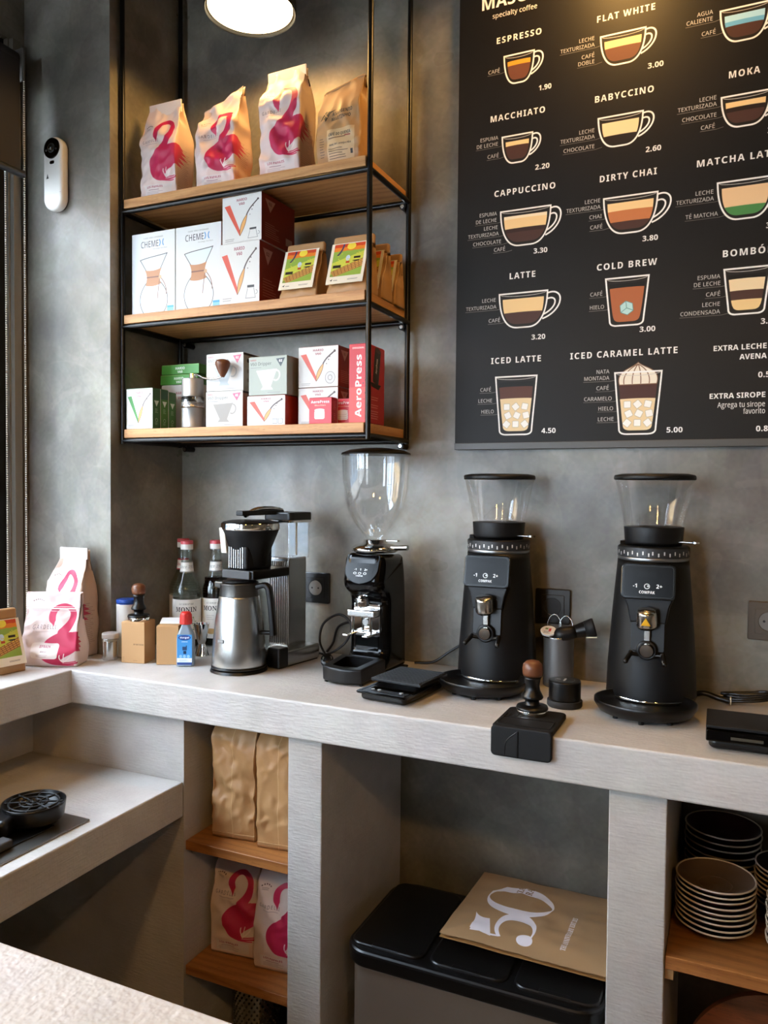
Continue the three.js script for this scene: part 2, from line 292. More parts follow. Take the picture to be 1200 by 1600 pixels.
const MENU_CUPS = [
  ["cup", 0.1114, 0.1826, 0.922, 0.8557, 0.2044, [["#151311", 0.26], ["#d99a33", 0.42], ["#6d4433", 1]]],
  ["cup", 0.3331, 0.429, 0.9174, 0.8493, 0.4523, [["#f3cf94", 0.48], ["#6d4433", 1]]],
  ["cup", 0.1094, 0.1816, 0.7351, 0.6715, 0.2016, [["#f3cf94", 0.42], ["#4c332b", 1]]],
  ["cup", 0.3309, 0.4266, 0.7378, 0.6705, 0.4506, [["#f3d6a4", 0.68], ["#241c19", 1]]],
  ["cup", 0.5792, 0.6724, 0.9148, 0.8458, 0.6946, [["#a8d8ee", 0.42], ["#6ab0d8", 0.56], ["#4c332b", 1]]],
  ["cup", 0.5849, 0.6777, 0.7346, 0.6686, 0.6994, [["#f3cf94", 0.42], ["#2a1e1a", 0.56], ["#4c332b", 1]]],
  ["cup", 0.5809, 0.6886, 0.5572, 0.4765, 0.7122, [["#f0c897", 0.7], ["#4f8a4c", 1]]],
  ["cup", 0.1079, 0.2266, 0.5608, 0.4777, 0.2517, [["#f6e2bd", 0.28], ["#f3cf94", 0.55], ["#3a2722", 0.66], ["#4c332b", 1]]],
  ["cup", 0.3458, 0.4605, 0.5577, 0.4762, 0.4895, [["#f3cf94", 0.42], ["#c4794a", 0.72], ["#4c332b", 1]]],
  ["cup", 0.1074, 0.2221, 0.3667, 0.286, 0.2532, [["#f3cf94", 0.6], ["#4c332b", 1]]],
  ["glass_cube", 0.3533, 0.4453, 0.3784, 0.2723, 0, [["#151311", 0.24], ["#b0663f", 1]]],
  ["glass_ice", 0.101, 0.1999, 0.1716, 0.0343, 0, [["#151311", 0.2], ["#5d3b30", 0.4], ["#ecd3a4", 1]]],
  ["glass_cream", 0.3768, 0.4761, 0.1675, 0.0302, 0, [["#efe3cc", 0.18], ["#4c2d26", 0.45], ["#ecd3a4", 1]]],
  ["glass", 0.5975, 0.6853, 0.3736, 0.2776, 0, [["#151311", 0.26], ["#f3d9ac", 0.52], ["#4c332b", 0.72], ["#f0cd90", 1]]],
];
{
  const BW = 0.80, BH = 1.26, S = 1600;
  const tex = ctex(BW * S, BH * S, (g, w, h) => {
    g.fillStyle = '#171513'; g.fillRect(0, 0, w, h);
    const X = (x) => x * S, Y = (y) => h - y * S;
    const put = (s, x, y, width, size, font, col, space = 0) => {
      g.fillStyle = col; g.font = `${font} ${size}px sans-serif`; g.letterSpacing = space + 'px'; const mw = g.measureText(s).width;
      g.save(); g.translate(X(x), Y(y)); if (width) g.scale(X(width) / mw, 1); g.fillText(s, 0, 0); g.restore(); g.letterSpacing = '0px';
    };
    const upper = (i) => { const s = MENU_TEXT[i][1], n = MENU_TEXT[i + 1]?.[1]; return s === 'ESPUMA' || s === 'AGUA' || s === 'NATA' || (s === 'LECHE' && (n === 'TEXTURIZADA' || n === 'CONDENSADA')) || (s === 'CAFÉ' && n === 'DOBLE'); };
    MENU_TEXT.forEach(([k, s, x, y0, wd], i) => {
      const y = k === 'i' && upper(i - 1 < 0 ? 0 : i - 1) && i > 0 ? Math.min(y0, MENU_TEXT[i - 1][3] - 0.0142) : y0;
      if (k === 'h') put(s, x, y, wd, 33, 'bold', '#f1efe9', 3); else if (k === 'x') put(s, x, y, wd, 25, 'bold', '#f1efe9');
      else if (k === 's') put(s, x, y, wd, 26, 'normal', '#e8e5de'); else if (k === 'T') put(s, x, y, wd, 62, 'bold', '#f4f2ec');
      else if (k === 'p') put(s, x, y, wd, 27, 'bold', '#f4f2ec');
      else { put(s, x, y, wd, 19, 'normal', '#c9c5bd'); if (upper(i)) return; g.strokeStyle = '#8a867f'; g.lineWidth = 1.4; g.beginPath(); g.moveTo(X(x) - 2, Y(y) + 6); g.lineTo(X(x + wd) + 4, Y(y) + 6); g.lineTo(X(x + wd) + 26, Y(y) + 2); g.stroke(); }
    });
    for (const [kind, x0, x1, y1, y0, hx, layers] of MENU_CUPS) {
      const a = X(x0), b = X(x1), t = Y(y1), d = Y(y0), W = b - a, H = d - t, glass = kind.startsWith('glass'), lw = 6;
      const path = (m) => { // outline, m pixels inside
        const l = a + m, r = b - m, T0 = t + m * 1.6, B = d - m; g.beginPath();
        if (glass) { g.moveTo(l, T0); g.lineTo(r, T0); g.bezierCurveTo(r - W * 0.04, T0 + H * 0.4, r - W * 0.09, T0 + H * 0.7, r - W * 0.11, B - 14); g.quadraticCurveTo(r - W * 0.13, B, r - W * 0.28, B); g.lineTo(l + W * 0.28, B); g.quadraticCurveTo(l + W * 0.13, B, l + W * 0.11, B - 14); g.bezierCurveTo(l + W * 0.09, T0 + H * 0.7, l + W * 0.04, T0 + H * 0.4, l, T0); }
        else { g.moveTo(l, T0); g.lineTo(r, T0); g.bezierCurveTo(r - 1, T0 + H * 0.5, r - W * 0.1, B, (l + r) / 2 + W * 0.12, B); g.lineTo((l + r) / 2 - W * 0.12, B); g.bezierCurveTo(l + W * 0.1, B, l + 1, T0 + H * 0.5, l, T0); }
        g.closePath();
      };
      if (hx) { const hr = X(hx) - b; g.strokeStyle = '#f6f4ee'; g.lineWidth = lw; for (const k of [1, 0.62]) { g.beginPath(); g.moveTo(b - 2, t + H * (0.5 - 0.42 * k)); g.bezierCurveTo(b + hr * 1.35 * k, t + H * (0.5 - 0.55 * k) - 4, b + hr * 1.3 * k, t + H * (0.4 + 0.2 * k), b - W * 0.1, t + H * (0.5 + 0.3 * k)); g.stroke(); } }
      path(0); g.fillStyle = '#211e1b'; g.fill();
      g.save(); path(13); g.clip(); let prev = 0.06;
      layers.forEach(([c, e], i) => { g.fillStyle = c; g.fillRect(a, t + H * prev, W, H * (e - prev) + 2); if (i) { g.beginPath(); g.ellipse((a + b) / 2, t + H * prev, W * 0.55, 6, 0, 0, 6.3); g.fillStyle = c; g.fill(); } prev = e; });
      const cube = (x, y, r, rot, c, e) => { g.save(); g.translate(x, y); g.rotate(rot); g.fillStyle = c; g.strokeStyle = e; g.lineWidth = 1.5; g.beginPath(); g.roundRect(-r, -r, 2 * r, 2 * r, 4); g.fill(); g.stroke(); g.restore(); };
      if (kind === 'glass_ice' || kind === 'glass_cream') for (let i = 0; i < 9; i++) cube(a + W * (0.28 + 0.22 * (i % 3) + 0.03 * ((i / 3 | 0) % 2)), t + H * (0.52 + 0.15 * (i / 3 | 0)), 12, i * 0.9, '#faf7f0', '#b9ad98');
      if (kind === 'glass_cube') { const x = (a + b) / 2, y = t + H * 0.64, r = 25; g.beginPath(); for (let i = 0; i < 6; i++) g.lineTo(x + r * Math.cos(i * 1.047 + 0.4), y + r * Math.sin(i * 1.047 + 0.4)); g.closePath(); g.fillStyle = '#b7ddd8'; g.fill(); g.strokeStyle = '#5f8f8b'; g.lineWidth = 2; g.stroke(); g.beginPath(); for (const i of [0, 2, 4]) { g.moveTo(x, y); g.lineTo(x + r * Math.cos(i * 1.047 + 0.4), y + r * Math.sin(i * 1.047 + 0.4)); } g.stroke(); }
      g.restore();
      if (kind === 'glass_cream') { g.fillStyle = '#f0e6d2'; g.strokeStyle = '#7d5a40'; g.lineWidth = 3; const x = (a + b) / 2; g.beginPath(); g.moveTo(a + W * 0.1, t + H * 0.2); g.bezierCurveTo(a, t - 10, x - 20, t - 12, x, t - 34); g.bezierCurveTo(x + 20, t - 12, b, t - 10, b - W * 0.1, t + H * 0.2); g.closePath(); g.fill(); g.stroke(); for (const k of [-0.25, -0.1, 0.05, 0.2]) { g.beginPath(); g.moveTo(x, t - 28); g.quadraticCurveTo(x + W * k * 1.4, t, x + W * k * 1.2, t + H * 0.19); g.stroke(); } }
      path(0); g.strokeStyle = '#f6f4ee'; g.lineWidth = lw; g.stroke();
      g.beginPath(); g.ellipse((a + b) / 2, t + 3, W / 2 - 5, 9, 0, 0.1, Math.PI - 0.1); g.lineWidth = 2; g.strokeStyle = '#cfcabf'; g.stroke();
    }
  });
  const b = thing('menu_board', 'large black menu board of coffee drinks with drawn cups and prices', 'menu board', [0.846, 1.537, 0.0]);
  part('panel', bb(0, BW, 0.012, BH, 0.001, 0.019), plain('#1b1917', 0.4), b);
  const pg = T(new THREE.PlaneGeometry(BW, BH), BW / 2, BH / 2, 0.0194);
  part('menu_print', pg, M({ map: tex, roughness: 0.48, specularIntensity: 0.45 }), b, 'printed drinks and prices');
  part('bottom_rail', bb(-0.001, BW + 0.001, 0, 0.016, 0.001, 0.0215, 0.001), plain('#46443f', 0.4), b);
}
// ---------------------------------------------------------------- wall rack of black tubes with three boards
const SL = 0.0091, SR = 0.7198, ZS = 0.2504, ZB = 0.025, SY = [2.1514, 1.8552, 1.5597], BT = SY.map((y) => y + 0.030);
{
  const t = thing('wall_shelf', 'black tube wall rack with three oak boards of coffee goods', 'shelf'), r = 0.0065;
  for (const [x, z] of [[SL, ZS], [SR, ZS], [SL + 0.004, ZB], [SR, ZB]]) part('post', rod([x, SY[2] - 0.008, z], [x, 3.099, z], r, 14), blackSteel, t);
  SY.forEach((y, i) => {
    for (const z of [ZS, ZB]) part('rail', rod([SL, y, z], [SR, y, z], r, 14), blackSteel, t);
    for (const x of [SL, SR]) part('rail', rod([x, y, ZB], [x, y, ZS], r, 14), blackSteel, t);
    part('board', boxUV(T(rb(SR - SL - 0.016, 0.0225, ZS - ZB + 0.004, 0.0015), (SL + SR) / 2, BT[i] - 0.0115, (ZS + ZB) / 2 + 0.003), 1, i * 0.37, i * 0.21), oak, t);
    for (const x of [SL + 0.03, SR - 0.012]) { const k = part('wall_bracket', [rod([x, y - 0.012, 0.001], [x, y - 0.012, ZB + 0.012], 0.008, 14)], blackSteel, t); part('bolt', rod([x, y - 0.012, ZB + 0.011], [x, y - 0.012, ZB + 0.014], 0.005, 12), steel, k); }
  });
}
// ---------------------------------------------------------------- printed cartons
// a print sheet holds the front at the lower left, the side right of it and the top above it
function boxGeo(w, h, d, r = 0.0012) {
  const g = rb(w, h, d, r, 1), p = g.attributes.position, uv = g.attributes.uv, A = w + d, B = h + d, a = new THREE.Vector3(), b = new THREE.Vector3(), c = new THREE.Vector3();
  for (let i = 0; i < p.count; i += 3) {
    a.fromBufferAttribute(p, i); b.fromBufferAttribute(p, i + 1); c.fromBufferAttribute(p, i + 2); const n = b.clone().sub(a).cross(c.clone().sub(a)), ax = Math.abs(n.x), ay = Math.abs(n.y), az = Math.abs(n.z);
    for (let k = i; k < i + 3; k++) {
      const x = p.getX(k), y = p.getY(k), z = p.getZ(k);
      if (az >= ax && az >= ay) uv.setXY(k, (n.z > 0 ? x + w / 2 : w / 2 - x) / A, (y + h / 2) / B);
      else if (ax >= ay) uv.setXY(k, (w + (n.x > 0 ? d / 2 - z : z + d / 2)) / A, (y + h / 2) / B);
      else uv.setXY(k, (x + w / 2) / A, (h + (d / 2 - z)) / B);
    }
  }
  return g.translate(0, h / 2, 0);
}
function sheet(w, h, d, cols, front, side, S = 2600) {
  return ctex(Math.round((w + d) * S), Math.round((h + d) * S), (g, W, H) => {
    const fw = w * S, fh = h * S, ds = d * S;
    g.fillStyle = cols[1]; g.fillRect(0, 0, W, H); g.fillStyle = cols[2] ?? cols[0]; g.fillRect(0, 0, fw, ds); g.fillStyle = cols[0]; g.fillRect(0, ds, fw, fh);
    g.save(); g.beginPath(); g.rect(0, ds, fw, fh); g.clip(); g.translate(0, ds); front(g, fw, fh); g.restore();
    if (side) { g.save(); g.beginPath(); g.rect(fw, ds, ds, fh); g.clip(); g.translate(fw, ds); side(g, ds, fh); g.restore(); }
  });
}
const txt = (g, s, x, y, size, col, o = {}) => { g.save(); g.translate(x, y); if (o.rot) g.rotate(o.rot); g.font = `${o.font ?? 'bold'} ${size}px ${o.face ?? 'sans-serif'}`; g.textAlign = o.align ?? 'center'; g.letterSpacing = (o.space ?? 0) + 'px'; g.fillStyle = col; if (o.w) { const m = g.measureText(s).width; g.scale(o.w / m, 1); } g.fillText(s, 0, 0); g.restore(); };
const lines = (g, x, y, w, n, gap, col, th = 1.5) => { g.fillStyle = col; for (let i = 0; i < n; i++) g.fillRect(x, y + i * gap, w * (0.6 + 0.4 * hash(i, n, 9)), th); };
function carton(name, label, cat, mat, w, h, d, p, turn = 0, group, seam = '#00000022') {
  const t = thing(name, label, cat, p, turn, group);
  part('carton_body', boxGeo(w, h, d), mat, t);
  part('lid_flap', T(rb(w * 0.96, 0.0012, d * 0.95, 0.0004, 1), 0, h + 0.0004, 0), mat.userData.flap ?? mat, t);
  return t;
}
const cartonMat = (map, flap, rough = 0.42) => { const m = M({ map, roughness: rough }); m.userData.flap = plain(flap, rough); return m; };
// white carton with a coloured V, splash of coffee, small line drawing
function vFront(col, item, big) {
  return (g, w, h) => {
    g.fillStyle = col; g.beginPath(); g.moveTo(w * 0.06, h * 0.2); g.lineTo(w * 0.2, h * 0.18); g.lineTo(w * 0.47, h * 0.78); g.lineTo(w * 0.45, h * 0.86); g.closePath(); g.fill();
    g.fillStyle = '#e0a45c'; g.beginPath(); g.moveTo(w * 0.455, h * 0.86); g.bezierCurveTo(w * 0.44, h * 0.7, w * 0.5, h * 0.55, w * 0.64, h * 0.42); g.bezierCurveTo(w * 0.62, h * 0.55, w * 0.6, h * 0.66, w * 0.455, h * 0.86); g.fill();
    g.strokeStyle = '#5b3420'; g.lineWidth = w * 0.012; g.stroke(); g.lineWidth = w * 0.03; g.strokeStyle = '#4a3b38'; g.beginPath(); g.moveTo(w * 0.62, h * 0.44); g.bezierCurveTo(w * 0.7, h * 0.3, w * 0.74, h * 0.28, w * 0.9, h * 0.15); g.stroke();
    g.fillStyle = '#4a3b38'; for (const [x, y, r] of [[0.91, 0.14, 0.026], [0.76, 0.34, 0.013], [0.71, 0.44, 0.011], [0.79, 0.27, 0.012]]) { g.beginPath(); g.arc(x * w, y * h, r * w, 0, 7); g.fill(); }
    txt(g, 'HARIO', w * 0.5, h * 0.13, h * 0.075, '#8a2f3c', { w: w * 0.27 }); txt(g, 'V60', w * 0.5, h * 0.215, h * 0.075, '#8a2f3c', { w: w * 0.15 });
    lines(g, w * 0.08, h * 0.9, w * 0.28, 2, h * 0.035, '#9a9690', h * 0.014);
    g.strokeStyle = '#4c4c4c'; g.lineWidth = w * 0.008;
    if (item === 'server') { g.fillStyle = '#3a3a3a'; g.fillRect(w * 0.7, h * 0.72, w * 0.17, h * 0.04); g.beginPath(); g.moveTo(w * 0.71, h * 0.77); g.lineTo(w * 0.66, h * 0.93); g.lineTo(w * 0.9, h * 0.93); g.lineTo(w * 0.86, h * 0.77); g.stroke(); g.beginPath(); g.arc(w * 0.91, h * 0.84, w * 0.04, -1.6, 1.7); g.stroke(); }
    if (item === 'lid') { g.fillStyle = '#c9c9c6'; g.beginPath(); g.arc(w * 0.8, h * 0.78, w * 0.12, 0, 7); g.fill(); g.stroke(); g.beginPath(); g.arc(w * 0.8, h * 0.78, w * 0.05, 0, 7); g.stroke(); }
    if (item === 'filter') { g.fillStyle = '#e9e6df'; g.beginPath(); g.moveTo(w * 0.58, h * 0.72); g.lineTo(w * 0.94, h * 0.72); g.lineTo(w * 0.78, h * 0.93); g.lineTo(w * 0.72, h * 0.93); g.closePath(); g.fill(); g.stroke(); }
    if (item === 'cups') { g.fillStyle = '#cfe3ee'; for (const x of [0.68, 0.82]) { g.fillRect(w * x, h * 0.78, w * 0.11, h * 0.15); g.strokeRect(w * x, h * 0.78, w * 0.11, h * 0.15); } }
  };
}
function vSide(tri) {
  return (g, w, h) => {
    g.fillStyle = '#e9c9bd'; g.globalAlpha = 0.75; g.beginPath(); g.moveTo(w * 0.1, h * 0.1); g.lineTo(w * 0.4, h * 0.1); g.lineTo(w * 0.25, h * 0.36); g.closePath(); g.fill(); txt(g, '02', w * 0.25, h * 0.21, h * 0.09, '#7c1f18');
    lines(g, w * 0.1, h * 0.6, w * 0.45, 7, h * 0.045, '#d9a99c', h * 0.012); g.fillStyle = '#d9c9c0'; g.fillRect(w * 0.72, h * 0.72, w * 0.2, h * 0.16); g.globalAlpha = 1;
  };
}
const redV = '#cf4b33';
{ // ---- middle board
  const y = BT[1] + 0.0003, w = 0.14, h = 0.208, d = 0.135;
  const front = (g, W, H) => {
    txt(g, 'CLASSIC SERIES COFFEEMAKER', W * 0.5, H * 0.075, H * 0.022, '#77756f', { font: 'normal' }); g.save(); txt(g, 'CHEME', W * 0.42, H * 0.18, H * 0.105, '#25242a', { w: W * 0.42, font: 'normal' });
    g.strokeStyle = '#3d87c4'; g.lineWidth = W * 0.018; for (const s of [-1, 1]) { g.beginPath(); g.moveTo(W * (0.69 + s * 0.05), H * 0.1); g.quadraticCurveTo(W * (0.69 + s * 0.006), H * 0.14, W * (0.69 + s * 0.05), H * 0.18); g.stroke(); } g.restore();
    txt(g, 'Pure Design. Pure Flavor.', W * 0.66, H * 0.215, H * 0.02, '#8e8c87', { font: 'italic' });
    g.fillStyle = '#d3dcde'; g.strokeStyle = '#3a3632'; g.lineWidth = W * 0.013; const p = new Path2D(); p.moveTo(W * 0.2, H * 0.33); p.bezierCurveTo(W * 0.4, H * 0.3, W * 0.62, H * 0.3, W * 0.82, H * 0.28); p.lineTo(W * 0.63, H * 0.5); p.lineTo(W * 0.63, H * 0.6); p.bezierCurveTo(W * 0.92, H * 0.76, W * 0.84, H * 0.92, W * 0.74, H * 0.99); p.lineTo(W * 0.28, H * 0.99); p.bezierCurveTo(W * 0.16, H * 0.88, W * 0.14, H * 0.74, W * 0.37, H * 0.6); p.lineTo(W * 0.37, H * 0.5); p.closePath(); g.fill(p); g.stroke(p);
    g.fillStyle = '#b77b4b'; g.beginPath(); g.moveTo(W * 0.31, H * 0.46); g.quadraticCurveTo(W * 0.5, H * 0.49, W * 0.69, H * 0.45); g.quadraticCurveTo(W * 0.61, H * 0.55, W * 0.68, H * 0.64); g.quadraticCurveTo(W * 0.5, H * 0.68, W * 0.32, H * 0.65); g.quadraticCurveTo(W * 0.39, H * 0.55, W * 0.31, H * 0.46); g.fill(); g.fillStyle = '#6d3c2c'; g.fillRect(W * 0.35, H * 0.545, W * 0.3, H * 0.014);
    g.strokeStyle = '#7d4c33'; g.lineWidth = W * 0.014; for (const [x, yy] of [[0.6, 0.82], [0.8, 0.78]]) { g.beginPath(); g.moveTo(W * 0.66, H * 0.56); g.quadraticCurveTo(W * (x + 0.02), H * 0.66, W * x, H * yy); g.stroke(); } g.fillStyle = '#caa078'; g.beginPath(); g.arc(W * 0.66, H * 0.56, W * 0.035, 0, 7); g.fill();
    g.fillStyle = '#3c9bcb'; g.fillRect(W * 0.82, H * 0.92, W * 0.15, H * 0.025); g.fillStyle = '#7fc3de'; g.fillRect(W * 0.82, H * 0.945, W * 0.15, H * 0.04);
  };
  const m = cartonMat(sheet(w, h, d, ['#d9dad9', '#c4c3bf'], front), '#cfcecb');
  const c0 = carton('coffeemaker_box', 'tall white carton with a glass coffeemaker picture, against the rack end', 'box', m, w, h, d, [0.1, y, 0.172], 0, 'white coffeemaker cartons'); c0;
  dup(c0, [0.242, y, 0.172], 'tall white carton with a glass coffeemaker picture, next to the red-sided cartons');
  const w2 = 0.116, h2 = 0.146, d2 = 0.145, mv = cartonMat(sheet(w2, h2, d2, ['#d9d7d2', '#8c2415'], vFront(redV, 'server'), vSide()), '#8f2717');
  const s0 = carton('glass_server_box', 'white carton with red V and red sides, lower of the pair on the middle board', 'box', mv, w2, h2, d2, [0.372, y, 0.177], 0, 'red V server cartons');
  dup(s0, [0.376, y + h2 + 0.0015, 0.17], 'white carton with red V and red sides, upper of the pair on the middle board', -0.03).scale.y = 0.78;
}
{ // ---- lower board
  const y = BT[2] + 0.0003;
  const wg = 0.087, hg = 0.104, dg = 0.030, gs = (a, b) => (g, w, h) => { g.fillStyle = b; g.fillRect(0, 0, w, h * 0.25); g.fillStyle = '#e9efe0'; g.beginPath(); g.moveTo(w * 0.2, h * 0.3); g.lineTo(w * 0.8, h * 0.3); g.lineTo(w * 0.5, h * 0.45); g.closePath(); g.fill(); lines(g, w * 0.3, h * 0.5, w * 0.4, 4, h * 0.03, '#cfdcc0', 2); g.strokeStyle = '#dfe8d2'; g.lineWidth = 2; g.beginPath(); g.arc(w * 0.5, h * 0.78, w * 0.14, 0, 7); g.stroke(); lines(g, w * 0.3, h * 0.85, w * 0.4, 2, h * 0.03, '#cfdcc0', 2); };
  const greens = [['#3c6a34', '#345c30'], ['#4c7f2c', '#2f5a3a'], ['#447a33', '#3b6a2a']].map(([a, b]) => cartonMat(sheet(wg, hg, dg, ['#dbd9d3', a, a], vFront('#3f8a3a', 'filter'), gs(a, b)), a));
  const gl = ['white carton with green V and coffee splash at the front of the lower board', 'green-sided filter carton, middle of the three in a row', 'green-sided filter carton, hindmost of the three in a row'];
  greens.forEach((m, i) => carton('filter_paper_box', gl[i], 'box', m, wg, hg - (i === 2 ? 0.004 : 0), dg, [0.0625, y, 0.234 - i * 0.0312], 0, 'green V filter cartons'));
  const wf = 0.125, hf = 0.026, df = 0.088, topT = (g, w, h) => { g.fillStyle = '#8fbf6a'; g.fillRect(0, 0, w, h * 0.06); txt(g, 'HARIO', w * 0.5, h * 0.5, h * 0.36, '#eef3e6', { w: w * 0.26 }); txt(g, 'V60', w * 0.5, h * 0.86, h * 0.33, '#eef3e6', { w: w * 0.14 }); };
  const fm = cartonMat(sheet(wf, hf, df, ['#4f9a3c', '#3f7f2f', '#4f9a3c'], topT), '#4f9a3c');
  const wh = carton('white_filter_carton', 'white carton under the two flat green boxes', 'box', cartonMat(sheet(wf, 0.128, df, ['#d0cdc6', '#c4c0b8'], (g, w, h) => { txt(g, 'HARIO', w * 0.52, h * 0.2, h * 0.08, '#9a4a4a'); txt(g, 'V60', w * 0.52, h * 0.3, h * 0.08, '#9a4a4a'); }), '#e2dfd8'), wf, 0.128, df, [0.088, y, 0.076]); wh;
  const f0 = carton('flat_filter_box', 'flat green carton just above the white one, lower of two', 'box', fm, wf, hf, df, [0.086, y + 0.1295, 0.078], 0, 'flat green filter cartons');
  dup(f0, [0.089, y + 0.1295 + 0.0275, 0.077], 'flat green carton topmost on the lower board stack', 0.02);
  // white dripper cartons
  const wd = 0.111, hd = 0.088, dd = 0.1;
  const drip = (bg, tri, cup) => (g, w, h) => {
    g.fillStyle = cup === 1 ? '#a9b0b4' : cup === 2 ? '#e9eae5' : '#938d85'; g.beginPath(); g.moveTo(w * 0.2, h * 0.36); g.lineTo(w * 0.74, h * 0.33); g.lineTo(w * 0.58, h * 0.78); g.lineTo(w * 0.64, h * 0.86); g.lineTo(w * 0.32, h * 0.86); g.lineTo(w * 0.38, h * 0.78); g.closePath(); g.fill(); g.strokeStyle = g.fillStyle; g.lineWidth = w * 0.03; g.beginPath(); g.ellipse(w * 0.72, h * 0.5, w * 0.09, h * 0.13, 0.3, -1.8, 1.9); g.stroke();
    txt(g, 'HARIO', w * 0.04, h * 0.1, h * 0.06, '#a04848', { align: 'left' }); txt(g, 'V60 Dripper', w * 0.04, h * 0.22, h * 0.115, '#3d4540', { align: 'left', font: 'normal', w: w * 0.56 }); lines(g, w * 0.05, h * 0.27, w * 0.3, 1, 6, '#8b908b', h * 0.018);
    g.fillStyle = tri; g.beginPath(); g.moveTo(w * 0.72, h * 0.07); g.lineTo(w * 0.95, h * 0.05); g.lineTo(w * 0.84, h * 0.28); g.closePath(); g.fill(); txt(g, '02', w * 0.835, h * 0.16, h * 0.09, '#f3efe8'); lines(g, w * 0.5, h * 0.93, w * 0.35, 1, 5, '#8b8b86', h * 0.014);
  };
  const ds = (col) => (g, w, h) => { g.fillStyle = '#2c2320'; g.fillRect(0, 0, w, h * 0.06); for (const k of [0.2, 0.48, 0.72]) { g.beginPath(); g.arc(w * 0.2, h * k, w * 0.05, 0, 7); g.fill(); lines(g, w * 0.32, h * k, w * 0.5, 3, h * 0.04, '#8d8279', 2); } };
  const d0 = carton('dripper_box', 'white dripper carton with pink triangle, lower of two behind the hand grinder', 'box', cartonMat(sheet(wd, hd, dd, ['#c6c2bb', '#98796b'], drip(0, '#c75475', 0), ds()), '#d9d5cd'), wd, hd, dd, [0.316, y, 0.182], 0, 'white dripper cartons'); d0;
  carton('dripper_box', 'white dripper carton with pink triangle, upper one behind the grinder knob', 'box', cartonMat(sheet(wd, hd + 0.004, dd, ['#cfcecb', '#b0a9a1'], drip(0, '#c75475', 1), ds()), '#dedbd5'), wd, hd + 0.004, dd, [0.316, y + hd + 0.0015, 0.18], 0, 'white dripper cartons');
  carton('glass_cup_box', 'small white carton with red V and pictured glasses, under the grey-green carton', 'box', cartonMat(sheet(0.108, 0.072, 0.09, ['#d8d6d2', '#a52b19'], vFront(redV, 'cups')), '#a92d1c'), 0.108, 0.072, 0.09, [0.44, y, 0.190]);
  carton('ceramic_dripper_box', 'grey-green dripper carton with white cup picture and dark triangle', 'box', cartonMat(sheet(0.108, 0.092, 0.09, ['#a3aa9e', '#8d9287'], drip(0, '#3c474c', 2)), '#b5bab0'), 0.108, 0.092, 0.09, [0.4445, y + 0.0735, 0.190]);
  const mr = cartonMat(sheet(0.108, 0.09, 0.13, ['#d9d7d2', '#8c2415'], vFront(redV, 'lid'), vSide()), '#8f2717');
  const r0 = carton('dripper_set_box', 'white carton with red V and dark red side, lower, behind the small red box', 'box', mr, 0.108, 0.089, 0.13, [0.566, y, 0.14], 0, 'red V cartons on the lower board');
  dup(r0, [0.566, y + 0.0905, 0.14], 'white carton with red V and dark red side, upper, beside the tall red carton').scale.y = 1.08;
  const micro = cartonMat(sheet(0.06, 0.06, 0.03, ['#cf2f3c', '#8e1a20'], (g, w, h) => { txt(g, 'AeroPress', w * 0.5, h * 0.2, h * 0.15, '#f5ece8', { w: w * 0.82 }); txt(g, 'Micro-Filters', w * 0.5, h * 0.31, h * 0.07, '#f0c9a8', { w: w * 0.5 }); g.fillStyle = '#efe8de'; g.beginPath(); g.roundRect(w * 0.24, h * 0.48, w * 0.46, h * 0.34, 12); g.fill(); g.beginPath(); g.ellipse(w * 0.47, h * 0.47, w * 0.23, h * 0.06, 0, 0, 7); g.fill(); g.strokeStyle = '#bdb2a5'; g.lineWidth = 1.5; for (let i = 1; i < 4; i++) { g.beginPath(); g.ellipse(w * 0.47, h * (0.48 + i * 0.08), w * 0.23, h * 0.05, 0, 0.2, 2.9); g.stroke(); } }, (g, w, h) => { lines(g, w * 0.25, h * 0.12, w * 0.5, 6, h * 0.06, '#e0a8a0', 2); lines(g, w * 0.35, h * 0.6, w * 0.3, 4, h * 0.07, '#e0a8a0', 2); }), '#a52028');
  const m0 = carton('micro_filter_box', 'small red filter carton at the board edge in front of the red V cartons', 'box', micro, 0.06, 0.06, 0.029, [0.594, y, 0.229], 0, 'small red filter cartons');
  dup(m0, [0.6345, y, 0.19], 'small red filter carton half hidden beside the tall red carton');
  const wa = 0.046, ha = 0.178, da = 0.098;
